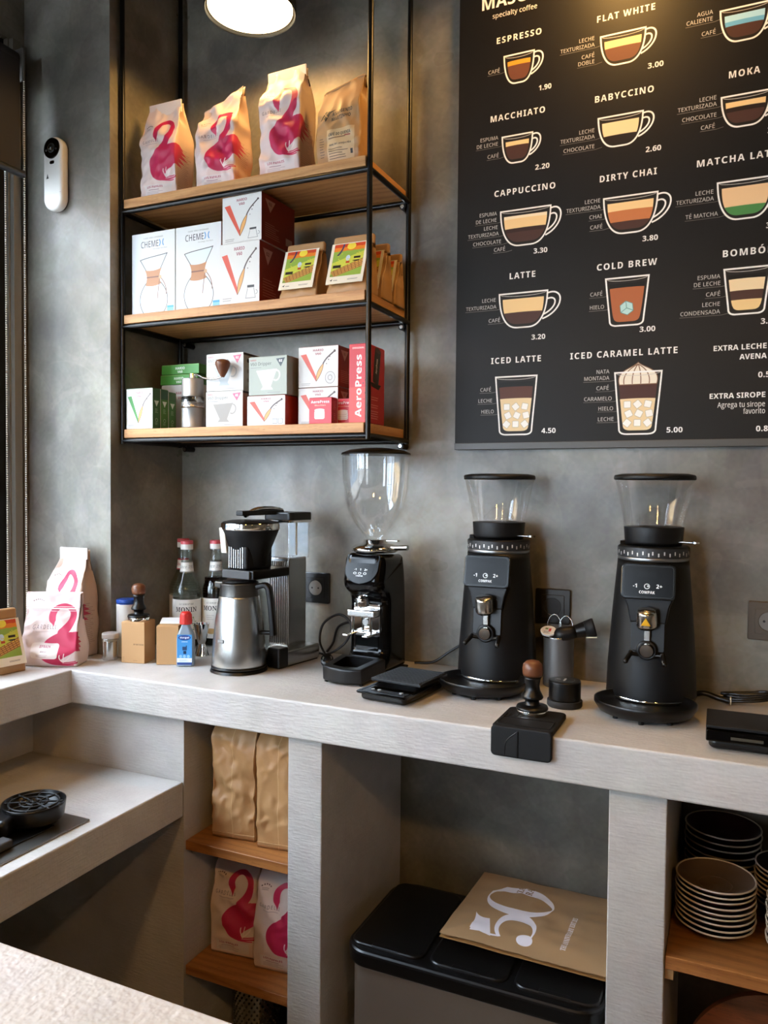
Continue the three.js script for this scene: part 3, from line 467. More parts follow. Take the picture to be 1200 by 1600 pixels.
  carton('coffee_press_box', 'tall narrow red carton with white lettering running up its front', 'box', cartonMat(sheet(wa, ha, da, ['#cb2b35', '#b01f20'], (g, w, h) => { const gr = 1; g.fillStyle = '#d9453f'; g.fillRect(0, h * 0.55, w, h * 0.45); txt(g, 'ORIGINAL', w * 0.5, h * 0.06, h * 0.03, '#f3d9d2', { w: w * 0.66 }); txt(g, 'AeroPress', w * 0.68, h * 0.93, w * 0.46, '#f7f2ee', { rot: -Math.PI / 2, align: 'left', w: h * 0.8 }); g.fillStyle = '#40332e'; for (let i = 0; i < 26; i++) { g.beginPath(); g.arc(w * (0.98 - 0.24 * hash(i, 1, 2) * hash(i, 5, 2)), h * (0.42 + 0.3 * hash(i, 2, 2)), w * 0.016 * (1 + hash(i, 3, 2)), 0, 7); g.fill(); } },
    (g, w, h) => { g.save(); g.translate(w * 0.52, h * 0.3); g.rotate(0.16); g.fillStyle = '#2a2222'; g.beginPath(); g.roundRect(-w * 0.17, -h * 0.28, w * 0.34, h * 0.46, 14); g.fill(); g.fillStyle = '#4a3b39'; g.beginPath(); g.ellipse(0, -h * 0.26, w * 0.17, h * 0.035, 0, 0, 7); g.fill(); g.fillStyle = '#151010'; g.beginPath(); g.moveTo(-w * 0.3, h * 0.2); g.lineTo(w * 0.32, h * 0.16); g.lineTo(w * 0.2, h * 0.24); g.lineTo(-w * 0.2, h * 0.25); g.closePath(); g.fill(); txt(g, 'AeroPress', w * 0.03, h * 0.05, w * 0.11, '#e9e2df', { rot: -Math.PI / 2, align: 'left', w: h * 0.2 }); g.restore(); for (const k of [0.66, 0.76, 0.84, 0.9]) { lines(g, w * 0.22, h * k, w * 0.5, 2, h * 0.03, '#e9b9ad', 3); } }), '#b8252c'), wa, ha, da, [0.689, y, 0.192], 0.02);
  // hand grinder
  const silverM = plain('#b8b7b4', 0.42, { metalness: 0.75 });
  const hg0 = thing('hand_grinder', 'silver cylindrical hand grinder with a wooden crank knob', 'grinder', [0.213, y, 0.223]);
  part('grounds_cup', lathe([[0, 0], [0.0255, 0], [0.027, 0.002], [0.027, 0.05], [0, 0.05]]), silverM, hg0);
  part('ring', lathe([[0, 0.0502], [0.028, 0.0502], [0.0282, 0.053], [0.0282, 0.078], [0, 0.078]]), steel, hg0);
  for (let i = 0; i < 5; i++) part('knurl', T(new THREE.TorusGeometry(0.0282, 0.0007, 6, 40).rotateX(Math.PI / 2), 0, 0.055 + i * 0.0022, 0), silverM, hg0);
  part('barrel', lathe([[0, 0.0782], [0.0265, 0.0782], [0.027, 0.08], [0.027, 0.122], [0.0258, 0.1245], [0, 0.1245]]), silverM, hg0);
  part('axle_cap', cy(0.0085, 0.008, 0.013, 0, 0.1247, 0), steel, hg0);
  const cr = part('crank', tube([[0.0, 0.133, 0], [0.02, 0.133, 0.006], [0.045, 0.123, 0.015], [0.075, 0.118, 0.024], [0.106, 0.119, 0.031], [0.116, 0.124, 0.033]], 0.0026, 40), steel, hg0);
  part('knob', lathe([[0, 0], [0.004, 0], [0.011, 0.012], [0.0175, 0.028], [0.0185, 0.035], [0.015, 0.041], [0.006, 0.0435], [0, 0.044]]).translate(0.116, 0.119, 0.033), walnut, cr, 'brown wooden knob');
}
// ---------------------------------------------------------------- coffee bags
// gusseted bag: front towards +z, its print unrolled from the front over the sides to the back
function bagGeo({ w, d, h, t0 = 0.7, slope = 0, lean = 0, leanX = 0, crumple = 0.004, seed: s = 1, topW = 1, peak = 0, bulge = 0.1, topD = 0.004 }) {
  const NF = 22, NS = 8, R = 44, P = [], U = [], idx = [], per = 2 * (w + d), ring = [];
  for (let i = 0; i <= NF; i++) ring.push([0, i / NF, (i / NF) * w]); for (let i = 1; i <= NS; i++) ring.push([1, i / NS, w + (i / NS) * d]);
  for (let i = 1; i <= NF; i++) ring.push([2, i / NF, w + d + (i / NF) * w]); for (let i = 1; i <= NS; i++) ring.push([3, i / NS, 2 * w + d + (i / NS) * d]);
  const n = ring.length;
  for (let j = 0; j <= R; j++) {
    const t = j / R, up = Math.max(0, (t - t0) / (1 - t0)), e = up * up * (3 - 2 * up), hd = (d / 2) * (1 - e) + topD * e, base = Math.min(1, t / 0.04), hw = (w / 2) * (1 - (1 - topW) * e) * (0.97 + 0.03 * base) * (1 + 0.02 * Math.sin(t * 9 + s));
    for (const [f, q, a] of ring) {
      let x, z; const belly = Math.sin(Math.PI * Math.min(1, t / Math.max(0.01, t0 + 0.15))) * bulge * d, gus = e * Math.min(d, w) * 0.32 + 0.06 * d * Math.sin(Math.PI * t);
      if (f === 0) { x = -hw + 2 * hw * q; z = hd + belly * Math.sin(Math.PI * q); } else if (f === 1) { x = hw - gus * Math.sin(Math.PI * q); z = hd - 2 * hd * q; } else if (f === 2) { x = hw - 2 * hw * q; z = -hd - 0.5 * belly * Math.sin(Math.PI * q); } else { x = -hw + gus * Math.sin(Math.PI * q); z = -hd + 2 * hd * q; }
      const k = crumple * Math.min(1, t * 6) * (1 - 0.5 * e), ridge = (u, v, sd) => 1 - Math.abs(2 * vn(u, v, sd) - 1);
      const dz = (ridge(x * 20 + s + t * 2, t * h * 20 + x * 8, s) - 0.6) * k * 2.2 + (ridge(x * 48 + t * 3, t * h * 44 - x * 20, s + 3) - 0.5) * k * 1.0, dx = (vn(t * h * 25, z * 30 + f, s + 7) - 0.5) * k * 1.6;
      z += f === 0 ? dz : f === 2 ? -dz : dz * 0.4; x += f === 1 || f === 3 ? dx * 0.7 + (f === 1 ? dz : -dz) * 0.3 : dx * 0.2;
      const yy = t * h + slope * (x / w) * t * t + peak * Math.max(0, x / w) * up;
      P.push(x + leanX * t * t, yy, z + lean * t * t); U.push(a / per, t);
    }
  }
  for (let j = 0; j < R; j++) for (let i = 0; i < n - 1; i++) { const a = j * n + i, b = a + 1, c = a + n, e = c + 1; idx.push(a, b, e, a, e, c); }
  const cap = (j, flip) => { const o = P.length / 3; let sx = 0, sy = 0, sz = 0; for (let i = 0; i < n; i++) { sx += P[(j * n + i) * 3]; sy += P[(j * n + i) * 3 + 1]; sz += P[(j * n + i) * 3 + 2]; } P.push(sx / n, sy / n, sz / n); U.push(0.02, j ? 0.99 : 0.01); for (let i = 0; i < n - 1; i++) flip ? idx.push(o, j * n + i + 1, j * n + i) : idx.push(o, j * n + i, j * n + i + 1); };
  cap(0, true); cap(R, false);
  const g = new THREE.BufferGeometry(); g.setAttribute('position', new THREE.Float32BufferAttribute(P, 3)); g.setAttribute('uv', new THREE.Float32BufferAttribute(U, 2)); g.setIndex(idx); g.computeVertexNormals();
  return g;
}
function flamingo(g, w, h, spill) {       // drawn in a front panel of w x h; spill carries the wing over the edge
  const X = (a) => a * w, Y = (a) => (0.085 + a * 0.885) * h, red = '#c02450';
  g.save(); g.lineCap = 'round'; g.lineJoin = 'round';
  const pts = []; const bez = (a, b, c, d, n) => { for (let i = 0; i <= n; i++) { const t = i / n, u = 1 - t; pts.push([u * u * u * a[0] + 3 * u * u * t * b[0] + 3 * u * t * t * c[0] + t * t * t * d[0], u * u * u * a[1] + 3 * u * u * t * b[1] + 3 * u * t * t * c[1] + t * t * t * d[1]]); } };
  bez([0.44, 0.30], [0.40, 0.17], [0.62, 0.10], [0.76, 0.16], 30); bez([0.76, 0.16], [0.92, 0.22], [0.84, 0.36], [0.66, 0.46], 30);
  const N = pts.length; g.fillStyle = red; pts.forEach(([x, y], i) => { const t = i / N, r = 0.045 + 0.03 * Math.exp(-Math.pow((t - 0.04) / 0.14, 2)) + 0.05 * Math.pow(t, 3); g.beginPath(); g.ellipse(X(x), Y(y), X(r), X(r), 0, 0, 7); g.fill(); });
  g.beginPath(); g.moveTo(X(0.37), Y(0.27)); g.bezierCurveTo(X(0.36), Y(0.34), X(0.44), Y(0.34), X(0.475), Y(0.385)); g.bezierCurveTo(X(0.5), Y(0.33), X(0.5), Y(0.3), X(0.5), Y(0.27)); g.fill();
  g.beginPath(); g.moveTo(X(0.66), Y(0.44)); g.bezierCurveTo(X(0.40), Y(0.50), X(0.26), Y(0.58), X(0.28), Y(0.66)); g.bezierCurveTo(X(0.30), Y(0.77), X(0.46), Y(0.84), X(0.62), Y(0.835)); g.bezierCurveTo(X(0.74), Y(0.83), X(0.72), Y(0.80), X(0.68), Y(0.78)); g.bezierCurveTo(X(0.72), Y(0.72), X(0.9), Y(0.72), X(1.0), Y(0.62)); g.lineTo(X(1.02), Y(0.5)); g.bezierCurveTo(X(0.95), Y(0.46), X(0.86), Y(0.43), X(0.78), Y(0.45)); g.closePath(); g.fill();
  g.strokeStyle = red; for (const [x0, y0, x1, y1, lw] of [[0.6, 0.82, 1.0, 0.805, 0.03], [0.62, 0.83, 0.92, 0.835, 0.022], [0.58, 0.8, 0.95, 0.79, 0.02]]) { g.lineWidth = X(lw); g.beginPath(); g.moveTo(X(x0), Y(y0)); g.quadraticCurveTo(X((x0 + x1) / 2), Y(y0 + 0.012), X(x1), Y(y1)); g.stroke(); }
  for (const [y0, y1, e, lw] of [[0.48, 0.47, 0.34, 0.07], [0.515, 0.515, 0.48, 0.085], [0.555, 0.565, 0.52, 0.085], [0.6, 0.62, 0.40, 0.07], [0.64, 0.665, 0.28, 0.05]]) { const k = lw * 0.42; g.fillStyle = red; g.beginPath(); g.moveTo(X(0.82), Y(y0 - k)); g.quadraticCurveTo(X(1.05), Y((y0 + y1) / 2 - 0.03 - k), X(1 + e * 1.3 * spill), Y(y1 + 0.02)); g.quadraticCurveTo(X(1.0), Y((y0 + y1) / 2 + k * 0.6), X(0.82), Y(y0 + k)); g.fill(); }
  g.strokeStyle = '#ead6d2'; for (const [x0, y0, x1, y1, lw] of [[0.67, 0.71, 0.73, 0.80, 0.02], [0.75, 0.695, 0.74, 0.795, 0.018], [0.86, 0.72, 0.75, 0.79, 0.024]]) { g.lineWidth = X(lw); g.beginPath(); g.moveTo(X(x0), Y(y0)); g.quadraticCurveTo(X(x0 - 0.02), Y((y0 + y1) / 2), X(x1), Y(y1)); g.stroke(); }
  g.restore();
}
function bagTex(w, d, h, bg, draw, S = 1500) { return ctex(Math.round(2 * (w + d) * S), Math.round(h * S), (g, W, H) => { g.fillStyle = bg; g.fillRect(0, 0, W, H); draw(g, w * S, h * S, d * S); }); }
const roastPrint = (name) => (g, w, h, d) => {
  g.fillStyle = '#c9b09f'; g.fillRect(w, 0, d, h); g.fillRect(2 * w + d, 0, d, h);
  flamingo(g, w, h, d / w);
  txt(g, 'GARDELLI', w * 0.31, h * 0.43, h * 0.042, '#6d5e60', { font: 'normal', space: 3, w: w * 0.46 }); lines(g, w * 0.18, h * 0.445, w * 0.34, 1, 4, '#b7a3a3', h * 0.006);
  g.fillStyle = '#6a5050'; for (let i = 0; i < 5; i++) { g.beginPath(); g.arc(w * (0.1 + 0.045 * i), h * (0.245 - 0.012 * Math.sin(i * 0.78)), w * 0.014, 0, 7); g.fill(); } lines(g, w * 0.1, h * 0.262, w * 0.18, 2, h * 0.012, '#a08c8c', h * 0.005);
  g.fillStyle = '#dcd2ce'; g.fillRect(w * 0.14, h * 0.855, w * 0.72, h * 0.11); txt(g, name, w * 0.42, h * 0.887, h * 0.028, '#a24a5c', { w: w * 0.42 }); lines(g, w * 0.26, h * 0.903, w * 0.3, 1, 6, '#a98f93', h * 0.007); lines(g, w * 0.2, h * 0.922, w * 0.46, 3, h * 0.013, '#b9abab', h * 0.005);
  g.globalAlpha = 0.5; lines(g, w * 1.06, h * 0.5, d * 0.8, 22, h * 0.018, '#8d6f6a', h * 0.006); g.globalAlpha = 1;
};
const kraftT = (w, d, h, draw) => bagTex(w, d, h, '#b48a5c', (g, W, H, D) => { for (let i = 0; i < 900; i++) { g.globalAlpha = 0.12; g.fillStyle = rnd() < 0.5 ? '#c9a273' : '#95703f'; g.fillRect(rr(0, 2 * (W + D)), rr(0, H), rr(2, 12), rr(0.6, 1.4)); } g.globalAlpha = 1; if (draw) draw(g, W, H, D); });
const paper = (map) => M({ map, roughness: 0.5 });
const BW1 = 0.118, BD1 = 0.075, roastT = bagTex(BW1, BD1, 0.26, '#dcc8c1', roastPrint('LOS PAPALES')), roastM = paper(roastT);
const sealM = plain('#ddd3cf', 0.45), kraftPlain = plain('#b0875a', 0.75);
function roastBag(p, turn, label, o, seal) {
  const t = thing('coffee_bag', label, 'bag', p, turn, 'pink flamingo coffee bags'); part('bag', bagGeo({ w: BW1, d: BD1, h: 0.26, ...o }), roastM, t);
  if (seal) { const [sw, sh, sy, rot = 0, sx = 0, sz = 0.009] = seal, g = rb(sw, sh, 0.004, 0.0015, 1).rotateZ(rot); part('top_seal', T(g, sx, sy, sz), sealM, t, 'white folded top strip'); }
  return t;
}
{ const y = BT[0] + 0.0003;
  roastBag([0.102, y, 0.188], 0.05, 'pink flamingo coffee bag with folded white top, first from the pier', { t0: 0.6, h: 0.252, seed: 2, crumple: 0.006, w: 0.112, topW: 0.9, d: 0.07 }, [0.1, 0.034, 0.241, 0.03, 0, 0.006]);
  roastBag([0.281, y, 0.186], 0.06, 'crumpled pink flamingo coffee bag with a pointed top, under the lamp', { t0: 0.62, h: 0.226, seed: 5, crumple: 0.009, slope: 0.03, peak: 0.034, w: 0.112, d: 0.075 });
  roastBag([0.468, y, 0.186], 0.02, 'tallest pink flamingo coffee bag with flat white seal on top', { t0: 0.66, h: 0.262, seed: 8, w: 0.11, topW: 0.95, crumple: 0.006, slope: 0.006 }, [0.106, 0.028, 0.255, 0.045, 0, 0.004]);
  const w = 0.11, d = 0.065, h = 0.2, k = thing('kraft_coffee_bag', 'brown kraft coffee bag with black bird logo on the top board', 'bag', [0.626, y, 0.19], 0.0);
  part('bag', bagGeo({ w, d, h, t0: 0.6, seed: 11, crumple: 0.0035, slope: 0.03, topW: 0.96 }), paper(kraftT(w, d, h, (g, W, H, D) => {
    const dk = '#2d2622'; g.fillStyle = dk; g.beginPath(); g.moveTo(W * 0.12, H * 0.42); g.lineTo(W * 0.2, H * 0.33); g.lineTo(W * 0.3, H * 0.35); g.lineTo(W * 0.44, H * 0.345); g.lineTo(W * 0.31, H * 0.375); g.lineTo(W * 0.22, H * 0.47); g.lineTo(W * 0.2, H * 0.435); g.lineTo(W * 0.08, H * 0.44); g.closePath(); g.fill(); g.strokeStyle = '#b48a5c'; g.lineWidth = 3; g.beginPath(); g.moveTo(W * 0.14, H * 0.34); g.lineTo(W * 0.26, H * 0.42); g.moveTo(W * 0.26, H * 0.34); g.lineTo(W * 0.14, H * 0.44); g.stroke();
    txt(g, 'A SARGENTO', W * 0.6, H * 0.415, H * 0.055, dk, { w: W * 0.48 }); txt(g, 'MARTINHO', W * 0.57, H * 0.475, H * 0.055, dk, { w: W * 0.46 });
    g.fillStyle = '#d2b184'; g.fillRect(W * 0.26, H * 0.58, W * 0.62, H * 0.36); txt(g, 'CAFÉ DO QUENIA', W * 0.55, H * 0.655, H * 0.045, dk, { w: W * 0.5 }); lines(g, W * 0.3, H * 0.675, W * 0.4, 1, 5, '#6b4a33', 3); txt(g, 'Ganel, Mel, Laranja e Pêra', W * 0.56, H * 0.765, H * 0.028, dk, { w: W * 0.5 }); lines(g, W * 0.3, H * 0.8, W * 0.46, 5, H * 0.026, '#5b4632', 2); g.fillStyle = '#8c2f25'; g.fillRect(W * 0.66, H * 0.665, W * 0.13, H * 0.012); lines(g, W * 0.08, H * 0.66, W * 0.12, 8, H * 0.03, '#5b4632', 2); g.fillStyle = dk; g.fillRect(W * 0.8, H * 0.83, W * 0.05, H * 0.05);
  })), k);
  part('top_fold', T(rb(w * 0.93, 0.006, 0.008, 0.002, 1).rotateZ(0.25), 0.0, h - 0.001, 0), kraftPlain, k);
}
// kraft bags with a picture card hung from the rolled top
const cardT = ctex(300, 420, (g, w, h) => {
  g.fillStyle = '#ece3cf'; g.fillRect(0, 0, w, h); g.save(); g.beginPath(); g.rect(w * 0.08, h * 0.02, w * 0.84, h * 0.8); g.clip();
  g.fillStyle = '#93b04a'; g.fillRect(0, 0, w, h); g.fillStyle = '#cf4a28'; g.fillRect(0, 0, w, h * 0.17); g.fillStyle = '#e8862f'; for (let i = 0; i < 5; i++) { g.beginPath(); g.ellipse(w * (0.15 + i * 0.2), h * 0.15, w * 0.16, h * 0.05, 0, 0, 7); g.fill(); } g.fillStyle = '#f0d84a'; g.beginPath(); g.arc(w * 0.55, h * 0.09, w * 0.12, 0, 7); g.fill();
  g.fillStyle = '#c9cf52'; g.beginPath(); g.moveTo(0, h * 0.5); g.lineTo(w, h * 0.22); g.lineTo(w, h * 0.5); g.lineTo(0, h * 0.8); g.fill(); g.fillStyle = '#cf9a55'; g.beginPath(); g.moveTo(w * 0.08, h * 0.7); g.lineTo(w * 0.94, h * 0.42); g.lineTo(w * 0.94, h * 0.62); g.lineTo(w * 0.2, h * 0.83); g.closePath(); g.fill();
  g.strokeStyle = '#5f3317'; g.lineWidth = 4; for (let i = 0; i < 5; i++) { g.beginPath(); g.moveTo(w * 0.08, h * (0.7 + i * 0.035)); g.lineTo(w * 0.94, h * (0.42 + i * 0.048)); g.stroke(); } g.lineWidth = 3; for (let i = 0; i < 9; i++) { g.beginPath(); g.moveTo(w * (0.16 + i * 0.09), h * (0.68 - i * 0.03)); g.lineTo(w * (0.22 + i * 0.09), h * (0.8 - i * 0.024)); g.stroke(); }
  g.strokeStyle = '#4a3d66'; g.lineWidth = 14; g.beginPath(); g.moveTo(w * 0.34, h * 0.02); g.quadraticCurveTo(w * 0.32, h * 0.2, w * 0.2, h * 0.3); g.stroke(); g.fillStyle = '#2c2320'; g.fillRect(w * 0.12, h * 0.54, w * 0.22, h * 0.07); g.fillRect(w * 0.66, h * 0.36, w * 0.18, h * 0.05); g.fillRect(w * 0.64, h * 0.45, w * 0.18, h * 0.03); g.fillStyle = '#c2d6e6'; g.beginPath(); g.ellipse(w * 0.5, h * 0.38, w * 0.06, h * 0.07, 0, 0, 7); g.fill(); g.fillStyle = '#b8432a'; g.fillRect(w * 0.46, h * 0.46, w * 0.1, h * 0.05); g.fillStyle = '#e9cf3f'; for (let i = 0; i < 26; i++) { g.beginPath(); g.arc(w * (0.2 + 0.7 * hash(i, 3, 8)), h * (0.25 + 0.3 * hash(i, 4, 8)), 4, 0, 7); g.fill(); }
  g.restore(); g.fillStyle = '#1d1b1a'; g.beginPath(); g.moveTo(w * 0.1, h * 0.91); g.lineTo(w * 0.17, h * 0.88); g.lineTo(w * 0.15, h * 0.93); g.fill(); txt(g, 'KIMA', w * 0.2, h * 0.925, h * 0.03, '#37322d', { align: 'left' }); lines(g, w * 0.58, h * 0.9, w * 0.34, 2, h * 0.018, '#77706a', 3);
});
const cardM = M({ map: cardT, roughness: 0.4 }), kraftBagM = paper(kraftT(0.1, 0.062, 0.14));
function pictureBag(p, turn, label, s = 1) {
  const t = thing('picture_coffee_bag', label, 'bag', p, turn, 'kraft bags with a picture card'), w = 0.1 * s, h = 0.135 * s;
  part('bag', bagGeo({ w, d: 0.06 * s, h, t0: 0.05, seed: 21, crumple: 0.003 * s, bulge: 0.05, topD: 0.005, lean: -0.012 * s }), kraftBagM, t);
  part('rolled_top', T(rb(w * 1.02, 0.026 * s, 0.014 * s, 0.006 * s).rotateX(-0.12), 0, h - 0.009 * s, -0.010 * s), kraftPlain, t);
  const c = part('picture_card', rb(w * 0.92, 0.1 * s, 0.0012, 0.0004, 1), cardM, t, 'cream card with a colourful village picture'); c.geometry = (() => { const g = new THREE.BoxGeometry(w * 0.92, 0.104 * s, 0.0012); return g; })(); c.position.set(0, 0.069 * s, 0.0262 * s); c.rotation.x = -0.33;
  return t;
}
{ const y = BT[1] + 0.0003;
  pictureBag([0.528, y, 0.206], 0.0, 'kraft bag with a picture card beside the red cartons');
  pictureBag([0.656, y, 0.206], 0.0, 'kraft bag with a picture card at the front corner of the middle board', 1.02);
  pictureBag([0.662, y, 0.133], 0.0, 'kraft bag with a picture card, second in the row from the board edge');
  pictureBag([0.668, y, 0.066], 0.0, 'kraft bag with a picture card, nearest the wall', 0.95);
  pictureBag([-0.1, 1.0003, 0.55], 1.4, 'kraft bag with a picture card on the side counter by the window', 1.06);
}
{ // ---- bags on the side counter
  const w = 0.136, d = 0.066, h = 0.178, t = thing('coffee_pouch', 'wide pink flamingo coffee pouch with a zip line, standing in front', 'bag', [-0.053, 1.0003, 0.419], 0.40);
  part('bag', bagGeo({ w, d, h, t0: 0.12, seed: 31, crumple: 0.004, bulge: 0.22, topW: 1.0, topD: 0.004 }), paper(bagTex(w, d, h, '#dfcdca', (g, W, H, D) => {
    g.save(); g.translate(W * 0.1, -H * 0.08); flamingo(g, W * 0.92, H * 1.28, 0.4); g.restore(); txt(g, 'GARDELLI', W * 0.38, H * 0.5, H * 0.075, '#7a6468', { font: 'normal', space: 4, w: W * 0.44 }); lines(g, W * 0.22, H * 0.53, W * 0.3, 1, 4, '#b7a3a3', 2);
    g.strokeStyle = '#d3bfc0'; g.lineWidth = 3; for (const k of [0.2, 0.225, 0.255]) { g.beginPath(); g.moveTo(0, H * k); g.lineTo(W, H * k); g.stroke(); } g.fillStyle = '#6a5050'; for (let i = 0; i < 6; i++) { g.beginPath(); g.arc(W * (0.14 + 0.035 * i), H * (0.12 - 0.02 * Math.sin(i * 0.63)), W * 0.01, 0, 7); g.fill(); }
    g.fillStyle = '#f0e6e3'; g.beginPath(); g.roundRect(W * 0.18, H * 0.68, W * 0.5, H * 0.2, 10); g.fill(); txt(g, 'EFRAIN', W * 0.42, H * 0.745, H * 0.045, '#b0566a'); txt(g, 'Kenya', W * 0.42, H * 0.8, H * 0.028, '#8a7478'); lines(g, W * 0.3, H * 0.825, W * 0.26, 2, H * 0.02, '#b9a5a8', 2);
  }, 1700)), t);
  part('zip_line', T(rb(w * 0.94, 0.003, 0.0024, 0.001, 1), 0, h * 0.78, 0.014), sealM, t);
  roastBag([-0.1, 1.0003, 0.327], 0.08, 'pink flamingo coffee bag with slanted shoulders behind the pouch', { w: 0.122, d: 0.064, h: 0.276, t0: 0.5, seed: 44, crumple: 0.007, topW: 0.7, leanX: 0.018 }, [0.088, 0.03, 0.266, 0, 0.018, 0.005]);
}
{ // ---- niche: two shelves of bags
  const sw = (y, l) => solo('niche_shelf', boxUV(T(rb(0.6213 - 0.338 - 0.001, 0.0215, 0.40, 0.0015), (0.6213 + 0.338) / 2, y - 0.01075, 0.2075), 1, y * 3, y), teak, l, 'shelf');
  sw(0.628, 'upper brown wooden shelf in the niche, under the kraft bags'); sw(0.336, 'lower brown wooden shelf in the niche, under the pink bags');
  for (const y of [0.628, 0.336]) for (const x of [0.345, 0.6145]) solo('shelf_cleat', bb(x - 0.0065, x + 0.0065, y - 0.04, y - 0.022, 0.02, 0.385, 0.001), cement, `small pale cleat under the ${y > 0.5 ? 'upper' : 'lower'} niche shelf, ${x < 0.5 ? 'on the corner block' : 'on the partition'}`, 'cleat');
  const w = 0.111, d = 0.08, h = 0.286, km = paper(kraftT(w, d, h, (g, W, H, D) => { g.strokeStyle = '#cfac7d'; g.lineWidth = 2; for (const k of [0.48, 0.96]) { g.beginPath(); g.moveTo(W * k, 0); g.lineTo(W * k, H); g.stroke(); } g.fillStyle = '#28201b'; g.fillRect(W + D * 0.55, H * 0.34, D * 0.4, H * 0.12); lines(g, W + D * 0.58, H * 0.36, D * 0.3, 4, H * 0.02, '#b48a5c', 3); }));
  for (const [x, z, s, l] of [[0.43, 0.315, 51, 'plain kraft bag on the upper niche shelf, beside the corner block'], [0.556, 0.318, 57, 'plain kraft bag on the upper niche shelf, beside the partition']]) { const t = thing('large_kraft_bag', l, 'bag', [x, 0.6283, z], 0.12, 'plain kraft bags in the niche'); part('bag', bagGeo({ w, d, h, t0: 0.8, seed: s, crumple: 0.006, bulge: 0.06 }), km, t); part('bottom_fold', T(rb(w * 0.98, 0.004, 0.003, 0.001, 1), 0, 0.012, d / 2 + 0.002), kraftPlain, t); }
  roastBag([0.41, 0.3363, 0.29], 0.12, 'pink flamingo coffee bag on the lower niche shelf, beside the corner block', { w: 0.118, d: 0.08, h: 0.245, t0: 0.75, seed: 61, crumple: 0.005, lean: -0.03, topW: 0.95 });
  roastBag([0.54, 0.3363, 0.30], 0.1, 'pink flamingo coffee bag on the lower niche shelf, half behind the partition', { w: 0.118, d: 0.08, h: 0.245, t0: 0.75, seed: 67, crumple: 0.005, lean: -0.03, topW: 0.95 });
}
// ---------------------------------------------------------------- things on the worktop
const CT = 1.0003;
function spin(g, a) { return g.rotateY(a); }
{ // shaker, cartons, tampers, tins
  const s = thing('cocoa_shaker', 'small steel shaker tin with pale lid by the pier', 'shaker', [0.033, CT, 0.3225]);
  part('tin', lathe([[0, 0], [0.0185, 0], [0.0195, 0.002], [0.0195, 0.047], [0.0182, 0.049], [0, 0.049]]), steel, s);
  for (const y of [0.05, 0.0535]) part('ridge', T(new THREE.TorusGeometry(0.0196, 0.0013, 8, 40).rotateX(Math.PI / 2), 0, y, 0), steel, s);
  part('lid', lathe([[0, 0.055], [0.0205, 0.055], [0.021, 0.057], [0.021, 0.066], [0.0195, 0.068], [0, 0.0685]]), plain('#bdb6b2', 0.35), s, 'pale grey lid');
  const boxK = (name, label, p, turn, w, h, d, draw, side) => { const m = cartonMat(sheet(w, h, d, ['#b98f60', '#a47a4c', '#c49b6c'], draw ?? (() => {}), side), '#bd9464', 0.7); return carton(name, label, 'box', m, w, h, d, p, turn); };
  boxK('kraft_box', 'square brown cardboard box with the wood-knobbed tamper on it', [0.108, CT, 0.304], 0.22, 0.063, 0.102, 0.055, (g, w, h) => { txt(g, 'MY MAY ROOM', w * 0.74, h * 0.56, h * 0.05, '#5d4229', { w: w * 0.44 }); lines(g, w * 0.05, h * 0.86, w * 0.1, 4, h * 0.03, '#8c6a45', 2); lines(g, w * 0.5, h * 0.93, w * 0.2, 1, 3, '#8c6a45', 2); });
  const k2 = boxK('open_kraft_box', 'brown cardboard box with its lid flap lifted, beside the descaler bottle', [0.190, CT, 0.283], 0.48, 0.054, 0.096, 0.055, null, (g, w, h) => { g.fillStyle = '#e3ded6'; g.fillRect(w * 0.35, h * 0.2, w * 0.6, h * 0.52); g.fillStyle = '#2a2725'; g.beginPath(); g.arc(w * 0.64, h * 0.34, w * 0.16, 0.6, 5); g.lineWidth = 4; g.strokeStyle = '#2a2725'; g.stroke(); g.fillRect(w * 0.5, h * 0.56, w * 0.3, h * 0.1); });
  part('raised_flap', T(rb(0.05, 0.0016, 0.03, 0.0005, 1).rotateX(0.35), 0, 0.103, -0.012), whiteP, k2);
  const can = thing('blue_tin', 'blue and white tin behind the cardboard box', 'tin', [0.04, CT, 0.272]);
  const blueT = ctex(512, 512, (g, w, h) => { g.fillStyle = '#1d4fa8'; g.fillRect(0, 0, w, h); g.fillStyle = '#d8d6d0'; for (const o of [0, 0.5]) { g.beginPath(); g.moveTo(w * o, h * 0.3); g.lineTo(w * (o + 0.5), h * 0.18); g.lineTo(w * (o + 0.5), h * 0.72); g.lineTo(w * o, h * 0.8); g.fill(); } });
  part('tin_body', lathe([[0.024, 0], [0.0255, 0.002], [0.0255, 0.136], [0.0245, 0.138]], 40), M({ map: blueT, roughness: 0.3 }), can);
  part('tin_lid', lathe([[0, 0.1382], [0.025, 0.1382], [0.026, 0.140], [0.026, 0.147], [0.0245, 0.149], [0, 0.149]], 40), plain('#21489a', 0.3), can); part('tin_base', lathe([[0, 0.0], [0.025, 0.0], [0.0257, 0.0015], [0, 0.003]], 40), steel, can);
}
